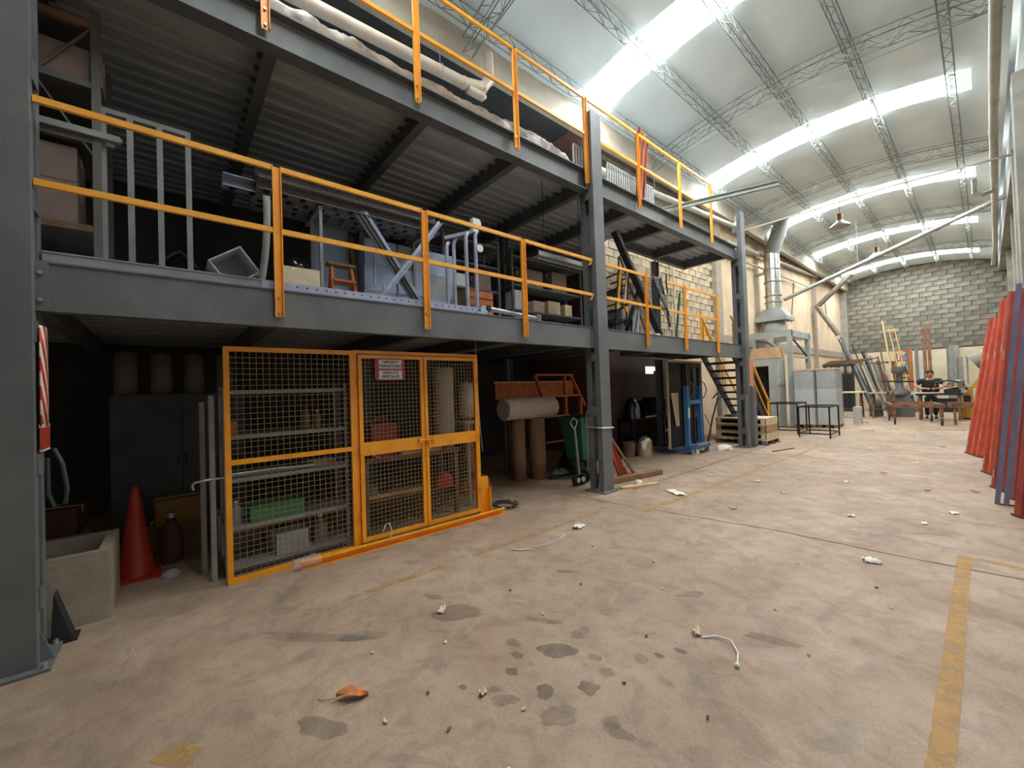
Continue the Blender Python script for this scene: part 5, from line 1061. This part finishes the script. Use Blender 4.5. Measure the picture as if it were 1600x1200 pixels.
for k in range(22):
    bx_ = -4.0+.045*k+rnd.uniform(-.05, .05); tx = -5.25+.09*k+rnd.uniform(-.08, .08); tz = 3.75+rnd.uniform(-.9, .35)-.055*k
    t = thing('leaning_pipe', tl[k % 14]+' length leaning steeply left in the far bundle of pipes', 'pipe', (bx_, 26.9, 0), 'pipes leaning at the far wall'); 
    MB().cyl((bx_+.25, 26.9+.05*(k % 4), 0), (tx, 28.4+.05*(k % 3), tz), .03+.016*(k % 3), n=10).build('shaft', tone[k % 14], t); MB().cyl((tx, 28.4+.05*(k % 3), tz), (tx-.01, 28.42+.05*(k % 3), tz+.04), .03, n=8).build('open_end', BLACK, t)
t = thing('pipe_rack', 'low steel rail that the far pipes lean on', 'rack', (-4.5, 28.8, 0)); MB().box(-5.6, -3.0, 28.75, 28.85, 2.4, 2.5).build('rail', RUST, t)
for x in (-5.5, -3.1): MB().box(x-.05, x+.05, 28.75, 28.85, 0, 2.4).build('post', RUST, t)
# standing boards, pallet column, orange rack
MB().bar((-2.75, 26.6, 0), (-3.25, 27.3, 4.5), .18, .05).bar((-2.75, 26.61, .01), (-3.25, 27.31, 4.49), .12, .06).thing('tall_board', WOOD, 'tall pale board leaning against the far wall', 'board')
MB().bar((-3.0, 26.6, 0), (-3.38, 27.3, 3.1), .12, .05).bar((-3.0, 26.61, .01), (-3.38, 27.31, 3.09), .09, .06).thing('tall_board', RUST, 'rusty shorter board beside the tall pale board', 'board')
t = thing('standing_pallet', 'narrow pine pallet standing on end against the far wall', 'pallet', (-2.6, 26.6, 0)); P0, P1 = Vector((-2.36, 26.4, .5)), Vector((-2.9, 27.0, 4.05))
for s in (-1, 1): MB().bar(P0+Vector((.10*s, 0, 0)), P1+Vector((.10*s, 0, 0)), .15, .03).build('long_board', WOOD, t)
for q in (.02, .34, .66, .98): p_ = P0.lerp(P1, q)+Vector((0, .06, 0)); MB().bar(p_-Vector((.2, 0, 0)), p_+Vector((.2, 0, 0)), .08, .09).build('cross_block', WOOD, t)
MB().box(-2.55, -2.1, 26.3, 26.7, 0, .5).build('plinth', WOOD_D, t)
t = thing('orange_rack', 'orange open rack beside the standing pallet', 'rack', (-2.2, 27.6, 0))
for x in (-2.85, -2.32): MB().box(x-.05, x+.05, 27.5, 27.6, 0, 3.0).build('post', WOOD_O, t)
for z in (1.2, 1.6, 2.05, 2.5, 2.95): MB().box(-2.80, -2.37, 27.5, 27.9, z-.06, z).build('shelf', WOOD_O, t)
for k, (x, z, m_) in enumerate(((-2.62, 1.6, DARK), (-2.56, 2.05, GREY), (-2.6, 2.5, BLUEP))): carton('carton', ['dark', 'grey', 'bluish'][k]+' box on the orange rack', (x, 27.7, z), (.25, .25, .3), 0, m_)
for k, (x, h, m_, nm) in enumerate(((-1.80, 3.1, STEEL, 'charcoal profile standing right of the orange rack'), (-1.62, 2.2, LGREY, 'short pale profile standing right of the orange rack'), (-1.52, 4.1, RUST, 'tall rusty profile standing at the far wall, left one'), (-1.36, 4.15, RUST, 'tall rusty profile standing at the far wall, right one'))):
    MB().chan((x-.3, 27.2, 0), (x-.35, 27.8, h), .12, .10, .015, (1, 0, 0)).thing('standing_profile', m_, nm, 'profile')
for k, (x, h, w_) in enumerate(((-1.05, 3.0, .16), (-.76, 2.5, .2))):
    t = thing('grey_girder', 'grey steel girder standing at the plastered far wall, '+['taller', 'shorter']
[k]+' one', 'girder', (x, 28, 0)); MB().ibeam((x, 28, 0), (x, 28.1, h), .22, w_, .02, (1, 0, 0)).build('section', GREY, t); MB().box(x-.12, x+.12, 27.88, 28.12, 0, .015).build('foot', GREY, t)
# trolleys
def trolley(label, x0, x1, y0, y1, h, posts, skew=0.):
    t = thing('workshop_trolley', label, 'trolley', ((x0+x1)/2, (y0+y1)/2, 0))
    def P(x, y, z): return (x-skew*(y-y0), y, z)
    for y in (y0, y1): MB().bar(P(x0, y, h), P(x1, y, h), .09, .12).build('side_beam', RUST, t)
    for x in (x0, x1): MB().bar(P(x, y0, h), P(x, y1, h), .09, .10).build('end_beam', RUST, t)
    for x in (x0+.05, x1-.05):
        for y in (y0+.05, y1-.05): MB().bar(P(x, y, .28), P(x, y, h), .10).build('leg', RUST, t); q = P(x, y, .28); caster(t, q[0], q[1], .28, .12, .2, RUBBER)
    for (x, y, z) in posts: MB().bar(P(x, y, h), P(x, y, z), .06).build('stake', RUST, t)
    return t
tr = trolley('rusty four-wheeled workshop trolley in the middle of the far floor', -2.15, -.92, 19.3, 21.1, .66, [(-2.1, 19.35, 1.15), (-2.1, 21.05, 1.15)], .2)
MB().bar((-2.12, 19.36, 1.13), (-2.46, 21.05, 1.13), .05).build('top_bar', RUST, tr)
t = thing('steel_beam_load', 'rusty beam sticking out to the right beside the trolley', 'beam', (-.4, 20.0, 0)); MB().bar((-.86, 19.9, .66), (-.06, 20.05, .66), .14, .18).build('beam', RUST, t)
for x in (-.7, -.2): MB().bar((x, 19.9, 0), (x, 19.95, .57), .07).build('leg', RUST, t)
# bench grinder / welding bench with clutter in front of person
t = thing('work_bench', 'cluttered dark welding bench in front of the worker', 'bench', (-1.2, 22.0, 0)); MB().box(-1.75, -.55, 21.7, 22.3, .93, 1.0).build('top', DARK, t); MB().box(-1.85, -1.15, 21.65, 22.1, 1.0, 1.03).build('board', PLASTER2, t)
for x in (-1.65, -.65):
    for y in (21.78, 22.22): MB().bar((x, y, 0), (x, y, .93), .08).build('leg', RUST, t)
MB().box(-1.2, -.62, 21.8, 22.2, .3, .8).build('drawer_box', DARK, t)
t = thing('scrap_machine', 'heap-like metal machine with bright rods right of the worker', 'machine', (-.75, 22.0, 1.0)); MB().box(-1.02, -.60, 21.85, 22.15, 1.0, 1.14).build('bed', DARK, t); MB().lathe((-.85, 22.0, 1.14), [(.14, 0), (.15, .10), (.08, .16), (.07, .24)], 12).build('head', RUST, t); MB().bar((-.7, 22.0, 1.14), (-.55, 22.0, 1.42), .08).build('arm', RUST, t)
for k in range(5): a = Vector((-1.0+.1*k, 21.85, 1.15+.03*k)); MB().cyl(a, a+Vector((.28, .1, .10-.05*k)), .022, n=8).build('rod', SILVER, t)
MB().tube([(-1.25, 22.0, 1.38), (-.9, 22.0, 1.48), (-.55, 22.0, 1.36), (-.45, 22.0, 1.1)], .03, 8).build('hose', DARK, t)
t = thing('green_machine', 'dim greenish drilling machine left of the worker', 'machine', (-2.35, 23.4, 0)); MB().box(-2.75, -1.95, 23.2, 23.7, .0, .9).build('base', STEEL, t); MB().lathe((-2.35, 23.4, .9), [(.3, 0), (.32, .15), (.12, .3), (.1, .9), (.25, .95), (.22, 1.2)], 16).build('column', STEEL, t); MB().box(-2.0, -1.8, 23.2, 23.3, .75, 1.05).build('switch_box', LGREY, t); MB().bar((-2.9, 23.3, 1.5), (-1.9, 23.3, 1.45), .06).build('arm', DARK, t)
crumple((-3.12, 23.3, 0), .5, .5, .8, 71).thing('scrap_heap', STEEL, 'dark scrap heap between the trestle table and the drilling machine', 'heap')
# yellow machine on the right
t = thing('yellow_machine', 'yellow sloping machine body behind the red sections', 'machine', (-.2, 22.7, 0))
mb = MB(); pr_ = [(-.62, .05), (.55, .05), (.55, 2.15), (.10, 1.95), (-.60, .85)]
mb.loft([Vector((x, 22.5, z)) for x, z in pr_], [Vector((x, 23.2, z)) for x, z in pr_]); mb.build('body', MACHY, t); MB().box(-.6, .5, 22.55, 23.15, 0, .05).build('foot', DARK, t)
MB().cyl((-.28, 22.3, 2.1), (.35, 22.3, 2.45), .28, n=18).build('hopper', CONC, t); MB().bar((-.42, 22.48, 1.3), (-.42, 22.48, 2.35), .05).build('guard_post', GREY, t); MB().box(-.55, -.38, 22.44, 22.5, .6, .9).build('switch_box', DARK, t); MB().lathe((-.62, 22.3, 1.35), [(0, 0), (.12, .02), (.12, .12), (0, .14)], 14).build('lamp_head', LAMPW, t)
t = thing('pale_block', 'pale upright box section in front of the yellow machine', 'box section', (-.18, 22.0, 0)); MB().box(-.30, -.10, 21.9, 22.05, .0, 1.15).build('section', LGREY, t); MB().box(-.32, -.08, 21.88, 22.07, 0, .02).build('foot', GREY, t)

# ================================================================== THE WORKER
def skin_obj(name, verts, edges, radii, root, m_, parent, sub=2):
    me = bpy.data.meshes.new(name); base = MB().wloc(parent)
    me.from_pydata([tuple(Vector(v)-base) for v in verts], edges, []); o = bpy.data.objects.new(name, me); COL.objects.link(o); o.parent = parent
    md = o.modifiers.new('Skin', 'SKIN'); md.use_smooth_shade = True; md.branch_smoothing = .4
    for i, r in enumerate(radii): me.skin_vertices[0].data[i].radius = (r, r) if not isinstance(r, tuple) else r
    for i in range(len(verts)): me.skin_vertices[0].data[i].use_root = (i == root)
    s = o.modifiers.new('Subdivision', 'SUBSURF'); s.levels = sub; s.render_levels = sub
    me.materials.append(m_); return o
pw = thing('person', 'worker in a black T-shirt bending over the welding bench at the far end', 'person', (-1.42, 22.75, 0))
px0, py0 = -1.42, 22.75
def Q(x, y, z): return (px0+x, py0+y, z*1.04)
V = [Q(0, .06, .95), Q(0, .03, 1.12), Q(0, -.01, 1.30), Q(0, -.05, 1.44), Q(0.01, -.09, 1.53), Q(.02, -.14, 1.60), Q(.03, -.17, 1.70), Q(.03, -.15, 1.76)]
Rr = [(.15, .12), (.16, .125), (.17, .125), (.13, .10), .058, (.072, .085), (.082, .10), (.06, .075)]; Ed = [(i, i+1) for i in range(7)]
def chain(start, pts, rad):
    i0 = start
    for p_, r in zip(pts, rad): V.append(Q(*p_)); Rr.append(r); Ed.append((i0, len(V)-1)); i0 = len(V)-1
    return i0
hands = []
for s in (-1, 1):
    h0 = chain(3, [(.25*s, -.04, 1.43), (.42*s, -.10, 1.24), (.26*s+.04, -.32, 1.13), (.10*s+.05, -.40, 1.13), (.07*s+.05, -.45, 1.125)], [.065, .052, .040, .030, .034]); hands.append((s, h0))
    chain(0, [(.10*s, .05, .86), (.115*s, .02, .50), (.12*s, .05, .10), (.13*s, -.06, .045), (.13*s, -.15, .035)], [.095, .062, .045, .042, .03])
for s, h0 in hands:
    x, y, z = .07*s+.05, -.45, 1.125
    for k in range(4): ln_ = (.045, .052, .048, .038)[k]; dx = (k-1.5)*.018; chain(h0, [(x+dx, y-.035, z+.004), (x+dx-.004*s, y-.035-ln_*.7, z-.010), (x+dx-.006*s, y-.030-ln_*.8, z-.035)], [.0095, .0088, .008])
    chain(h0, [(x-.030*s, y-.005, z+.012), (x-.040*s, y-.035, z+.002), (x-.036*s, y-.058, z-.012)], [.011, .010, .009])
skin_obj('body', V, Ed, Rr, 0, SKIN, pw, 2)
head_c = Vector(Q(.03, -.17, 1.675))
for s in (-1, 1): MB().lathe(head_c+Vector((.034*s, -.098, .005)), [(0, -.010), (.012, 0), (0, .010)], 10).build('eye', DARK, pw); MB().lathe(head_c+Vector((.088*s, .01, -.02)), [(0, -.035), (.016, -.015), (.02, .02), (0, .04)], 10).build('ear', SKIN, pw)
MB().loft([head_c+Vector((-.016, -.095, -.045)), head_c+Vector((.016, -.095, -.045)), head_c+Vector((0, -.128, -.042))], [head_c+Vector((-.007, -.095, .005)), head_c+Vector((.007, -.095, .005)), head_c+Vector((0, -.105, .005))]).build('nose', SKIN, pw)
MB().bar(head_c+Vector((-.026, -.098, -.072)), head_c+Vector((.026, -.098, -.072)), .01, .008).build('mouth', MAROON, pw)
hm = MB(); n_ = 20; prof = [(.0, .135), (.045, .128), (.085, .095), (.104, .045), (.100, -.005), (.09, -.03)]
for j in range(len(prof)-1):
    for i in range(n_):
        a0, a1 = 2*PI*i/n_, 2*PI*(i+1)/n_
        mid = (a0+a1)/2; front = math.sin(mid) < -.55
        if front and j >= 3: continue
        q = lambda r, z, a: head_c+Vector((r*math.cos(a)*.95, r*math.sin(a)*1.08+.012, z+.025))
        hm.add([q(*prof[j], a0), q(*prof[j], a1), q(*prof[j+1], a1), q(*prof[j+1], a0)], [(0, 3, 2, 1)], True)
hm.build('hair', HAIR, pw)
V2 = [Q(0, .06, .90), Q(0, .03, 1.12), Q(0, -.01, 1.30), Q(0, -.05, 1.445)]; R2 = [(.27, .20), (.28, .21), (.27, .19), (.17, .14)]; E2 = [(0, 1), (1, 2), (2, 3)]
for s in (-1, 1): V2 += [Q(.25*s, -.04, 1.43), Q(.37*s, -.08, 1.29)]; R2 += [.115, .105]; n0 = len(V2); E2 += [(3, n0-2), (n0-2, n0-1)]
skin_obj('t_shirt', V2, E2, R2, 0, SHIRT, pw, 2)
V3 = [Q(0, .06, .97), Q(0, .06, .88)]; R3 = [(.175, .14), (.175, .14)]; E3 = [(0, 1)]
for s in (-1, 1): V3 += [Q(.10*s, .05, .80), Q(.115*s, .02, .50), Q(.12*s, .05, .09)]; R3 += [.105, .080, .066]; n0 = len(V3); E3 += [(1, n0-3), (n0-3, n0-2), (n0-2, n0-1)]
skin_obj('trousers', V3, E3, R3, 0, TROUS, pw, 2)
for s in (-1, 1): crumple(Q(.128*s, -.05, 0), .10, .28, .085, 80+s).build('shoe', BLACK, pw)
MB().bar(Q(.10, -.47, 1.0), Q(.17, -.50, 1.26), .028).bar(Q(.17, -.50, 1.24), Q(.185, -.505, 1.28), .05).thing('hand_tool', WOOD_D, 'brown handled tool held upright in the worker hands', 'tool')

# ================================================================== RED AND BLUE STEEL SECTIONS LEANING AT RIGHT
def ribbed(name, label, A, dr, wd, H, shift, m_, group, ribs=3, slots=True):
    A = Vector((*A, .002)); d = Vector((*dr, 0)).normalized(); upv = (Vector((shift[0], shift[1], H))).normalized(); L_ = Vector((shift[0], shift[1], H)).length
    nrm = d.cross(upv).normalized()
    if nrm.y > 0: nrm = -nrm
    t = thing(name, label, 'steel section', A, group)
    pr_ = []; p_ = wd/ribs; e = .045
    for k in range(ribs): a = k*p_; pr_ += [(a, 0), (a+p_*.12, e), (a+p_*.46, e), (a+p_*.58, 0)]
    pr_.append((wd, 0)); back = [(x, z-.006) for x, z in reversed(pr_)]
    prof = pr_+back; n = len(prof)
    v = [A+upv*h+d*x+nrm*z for h in (0, L_) for x, z in prof]
    F = [(i, (i+1) % n, n+(i+1) % n, n+i) for i in range(n)]
    k = len(pr_)
    for i in range(k-1): F += [(i, n-1-i, n-2-i, i+1), (n+i, n+i+1, 2*n-2-i, 2*n-1-i)]
    MB().add(v, F).build('ribbed_sheet', m_, t)
    MB().bar(A+d*0+nrm*.02+upv*.012, A+d*wd+nrm*.02+upv*.012, .07, .02, (0, 0, 1)).build('end_strip', MAROON, t)
    if slots:
        for k in range(ribs):
            for q in (.05, .66):
                c = A+upv*(L_*(q+.04*k))+d*(k*p_+p_*.29)+nrm*(e+.001); MB().bar(c, c+upv*.13, .02, .003, tuple(nrm)).build('slot', PINK, t)
    return t
RG = 'red sections leaning at the right'
ribbed('red_section', 'red ribbed steel section leaning at the right, the farthest one', (-.30, 12.82), (.33, -.94), .66, 2.78, (.41, .10), REDP, RG)
ribbed('red_section', 'red ribbed steel section leaning at the right, the tallest in the middle', (-.06, 10.48), (.33, -.94), .55, 2.86, (.29, .05), REDP, RG)
ribbed('red_section', 'dull red ribbed section leaning just behind the blue bars', (.03, 9.14), (.33, -.94), .42, 2.80, (.25, .02), REDP2, RG, 2)
for k, x in enumerate((.062, .135)):
    t = thing('blue_bar', 'slate-blue steel channel leaning at the right edge, '+['left', 'right'][k]+' one', 'steel channel', (x, 7.96, 0), 'blue bars'); MB().chan((x, 7.96, 0), (x+.27, 8.0, 2.75), .05, .045, .006, (0, 1, 0)).build('channel', BLUEP, t); MB().box(x-.01, x+.055, 7.925, 7.99, 0, .012).build('end_strip', DARK, t)
ribbed('purple_section', 'purplish dull section leaning right behind the two blue bars', (.17, 8.45), (.5, -.86), .22, 2.75, (.24, .02), mat('purple_oxide', (138, 78, 84), .6, 0, .15, 5), None, 1, False)
ribbed('red_section', 'dull red section at the very right edge, nearest the camera', (.175, 7.46), (.6, -.8), .22, 2.75, (.26, .02), REDP2, RG, 1, False)
t = thing('leaning_rail', 'dark horizontal rail on stub posts that the sections lean on', 'rail', (.60, 10, 0)); MB().box(.575, .625, 7.0, 13.4, 2.42, 2.50).build('rail', DARK, t)
for y in (7.2, 13.2): MB().box(.575, .625, y-.03, y+.03, 0, 2.42).build('post', DARK, t)

# ================================================================== OLD STAINS SOAKED INTO THE FLOOR
def stain_material(name, rgb, a):
    M = bpy.data.materials.new(name); M.use_nodes = True; nt = M.node_tree; b = nt.nodes['Principled BSDF']; b.inputs['Base Color'].default_value = (*lin(rgb), 1); b.inputs['Roughness'].default_value = .55
    tc = nt.nodes.new('ShaderNodeTexCoord'); n = nt.nodes.new('ShaderNodeTexNoise'); n.inputs['Scale'].default_value = 14; n.inputs['Detail'].default_value = 6; nt.links.new(tc.outputs['Object'], n.inputs['Vector'])
    r = nt.nodes.new('ShaderNodeMapRange'); r.inputs[1].default_value = .3; r.inputs[2].default_value = .7; r.inputs[3].default_value = a*.55; r.inputs[4].default_value = min(1, a*1.2); nt.links.new(n.outputs['Fac'], r.inputs[0]); nt.links.new(r.outputs[0], b.inputs['Alpha']); return M
ST1, ST2, ST3 = stain_material('damp_stain', (104, 90, 78), .26), stain_material('oil_stain', (74, 70, 66), .36), stain_material('grey_streak', (104, 104, 100), .20)
def stain(x, y, a, b, rz, m_, seed, n=26):
    mb = MB(); P = []
    for i in range(n):
        t_ = 2*PI*i/n; k_ = 1+.45*nzz(math.cos(t_)*1.3+seed, math.sin(t_)*1.3, seed)+.15*nzz(math.cos(t_)*5, math.sin(t_)*5, seed); px_, py_ = a*k_*math.cos(t_), b*k_*math.sin(t_)
        P.append((x+px_*math.cos(rz)-py_*math.sin(rz), y+px_*math.sin(rz)+py_*math.cos(rz), .0012+.00004*(seed % 9)))
    mb.add(P, [tuple(range(n))]); mb.build('floor_stain', m_, fl_o)
stain(-2.62, 1.62, .20, .10, .9, ST1, 1.3); stain(-1.81, 1.83, .12, .07, .8, ST2, 2.1); stain(-1.47, 1.73, .06, .05, .3, ST2, 3.3); stain(-1.62, 1.53, .05, .045, .2, ST2, 4.7); stain(-1.86, 1.50, .035, .03, 0, ST2, 5.2); stain(-1.95, 1.62, .05, .03, .5, ST2, 6.4)
stain(-1.60, 1.95, .05, .03, .4, ST1, 7.7); stain(-1.35, 2.25, .03, .02, .1, ST2, 8.1); stain(-1.28, 2.38, .04, .025, .2, ST2, 9.6); stain(-1.45, 1.45, .09, .06, .7, ST1, 10.4); stain(-1.72, 1.33, .09, .04, .8, ST1, 11.9); stain(-1.95, 1.22, .022, .02, 0, ST2, 12.5)
stain(-3.05, .72, .42, .05, .75, ST3, 13.8); stain(-2.82, .98, .16, .06, .9, ST3, 14.1); stain(-2.95, 1.6, .10, .04, .5, ST1, 15.6); stain(-2.2, .55, .14, .06, .7, ST1, 16.2); stain(-1.2, 1.6, .07, .04, .3, ST1, 17.3); stain(-2.1, 2.0, .12, .03, .6, ST1, 18.8)
stain(-1.05, 1.35, .06, .04, .2, ST1, 19.4); stain(-.95, 2.9, .14, .05, .4, ST1, 20.7); stain(-1.55, 3.1, .12, .05, .9, ST1, 21.2); stain(-2.5, 2.7, .10, .03, .7, ST1, 22.6)

# ================================================================== LITTER ON THE FLOOR
def sheet_scrap(name, label, c, sx, sy, m_, seed, rz=0., lift=.016, cat='scrap', group=None):
    mb = MB(); ca, sa = math.cos(rz), math.sin(rz)
    def fn(u, v):
        x, y = (u-.5)*sx*(1+.3*nzz(v*3, seed)), (v-.5)*sy*(1+.3*nzz(u*3, seed+4)); return (c[0]+ca*x-sa*y, c[1]+sa*x+ca*y, .004+lift*abs(nzz(u*2.3, v*2.3, seed))*2)
    mb.slab(fn, 6, 6, (0, 0, .002)); return mb.thing(name, m_, label, cat, group)
def cable(label, pts, r, m_, tip=None):
    t = thing('cable_scrap', label, 'cable', (pts[0][0], pts[0][1], 0)); MB().tube([(x, y, r+.001+(q if len(p_) > 2 else 0)) for p_ in pts for x, y, q in [(p_[0], p_[1], p_[2] if len(p_) > 2 else 0)]], r, 8).build('sleeve', m_, t)
    if tip: a = pts[-1]; MB().lathe((a[0], a[1], .0), [(.008, 0), (.014, .006), (.012, .022), (0, .026)], 10).build('tip', tip, t)
cable('curved white cable offcut on the floor in the middle foreground', [(-1.25, 2.60, .0), (-1.19, 2.67, .008), (-1.10, 2.68, .015), (-1.03, 2.60, .008), (-.99, 2.48, 0)], .005, WHITE, PAPER)
cable('white cable offcut on the faded line near the cage', [(-3.24, 2.66), (-3.15, 2.72), (-3.10, 2.80)], .007, WHITE)
cable('thin pale wire curling on the floor near the cage', [(-3.12, 2.86), (-3.07, 3.05), (-3.06, 3.20, .01), (-3.10, 3.34, .02)], .004, PAPER)
mb = MB(); 
def lf(u, v):
    a = (u-.5)*.17; wv = .035*math.sin(PI*min(1, max(0, u)))**.7*(2*v-1)*(1+.15*math.sin(u*18)); return (-2.30+a*.55-wv*.83, .73+a*.83+wv*.55, .012+.022*abs(2*v-1)+.012*math.sin(u*5))
mb.slab(lf, 14, 6, (0, 0, .0015)); lo = mb.thing('dry_leaf', LEAF, 'large curled orange dry leaf on the floor in the left foreground', 'leaf')
MB().tube([(-2.345, .655, .012), (-2.38, .60, .008), (-2.41, .585, .006)], .002, 5).build('stalk', WOOD_D, lo)
sheet_scrap('paper_scrap', 'crumpled grey-white paper on the floor right of centre', (-.72, 4.78), .12, .10, PAPER, 2, .4, .035)
sheet_scrap('film_scrap', 'flat white film scrap on the floor by the middle column planks', (-3.12, 5.85), .36, .16, PAPER, 6, -.5, .02)
sheet_scrap('paper_scrap', 'white torn strip on the floor left of the middle joint', (-3.18, 3.66), .10, .16, PAPER, 9, .3, .03)
sheet_scrap('paper_scrap', 'small pale scrap inside the dark damp patch on the floor', (-2.72, 1.54), .05, .09, CREAM, 11, .8, .02)
sheet_scrap('card_scrap', 'small tan card curl in the foreground right of the leaf', (-1.83, 1.27), .03, .05, CREAM, 13, .2, .03)
sheet_scrap('paper_scrap', 'twisted yellowish scrap at the start of the white cable', (-1.29, 2.62), .05, .06, CREAM, 15, .9, .04)
pts = [(-1.98, 6.85), (-2.5, 7.4), (-1.5, 8.2), (-1.2, 9.4), (-2.3, 9.9), (-.9, 10.8), (-1.8, 12.4), (-.6, 8.3), (-2.9, 8.9), (-1.1, 6.2), (-.5, 6.4), (-2.2, 5.6), (-2.4, 14.2), (-1.3, 15.5), (-1.9, 17.2), (-.7, 13.6), (-3.3, 7.4), (-3.5, 9.0), (-.3, 7.1), (-.15, 8.6)]
for k, (x, y) in enumerate(pts): sheet_scrap('litter_scrap', 'small pale scrap of litter scattered on the hall floor', (x, y), .07+.06*abs(nzz(k*3.1, 1)), .05+.05*abs(nzz(k*1.7, 4)), (PAPER, CREAM, PAPER, CARD)[k % 4], 30+k, k*1.1, .02, 'litter', 'pale litter scraps')
pts = [(-2.05, 1.05), (-1.6, 1.35), (-2.35, 1.35), (-1.35, 1.9), (-.95, 2.0), (-1.05, 3.3), (-1.75, 3.0), (-2.25, 2.6), (-1.2, 1.3), (-.75, 2.9), (-2.6, .95), (-1.5, 2.35), (-2.05, 3.4), (-1.15, 4.3), (-.5, 3.9), (-2.6, 2.1), (-1.75, 1.0), (-2.0, .8), (-1.4, 1.1), (-.62, 4.2), (-2.7, 3.3), (-2.15, 2.05)]
for k, (x, y) in enumerate(pts):
    a = k*1.3; l = .02+.02*abs(nzz(k*2.2, 3)); mb = MB(); mb.bar((x, y, .006), (x+l*math.cos(a), y+l*math.sin(a), .009), .009+.008*abs(nzz(k, 9)), .006).bar((x, y, .008), (x+l*.6*math.cos(a+.5), y+l*.6*math.sin(a+.5), .012), .008, .006)
    mb.thing('debris_chip', (WOOD_D, CREAM, PAPER, RUST)[k % 4], 'tiny chip of debris on the foreground floor', 'debris', 'debris chips')
for k, (x, y, l, a) in enumerate(((-2.0, 18.6, .9, .2), (-1.4, 17.6, 1.1, .5), (-2.6, 16.6, .4, .9), (-3.3, 10.8, .8, 1.3), (-3.2, 19.7, .35, .1))):
    MB().bar((x, y, .01), (x+l*math.cos(a), y+l*math.sin(a), .012), .05, .016).bar((x+.02, y, .01), (x+l*.95*math.cos(a), y+l*.95*math.sin(a), .014), .035, .02).thing('offcut_strip', WOOD if k < 3 else WOOD_D, ['pale strip lying under the rusty trolley', 'long pale strip in front of the rusty trolley', 'short pale strip left of the trolley', 'thin dark stick on the floor before the far column', 'short strip by the wrapped pallets'][k], 'offcut')
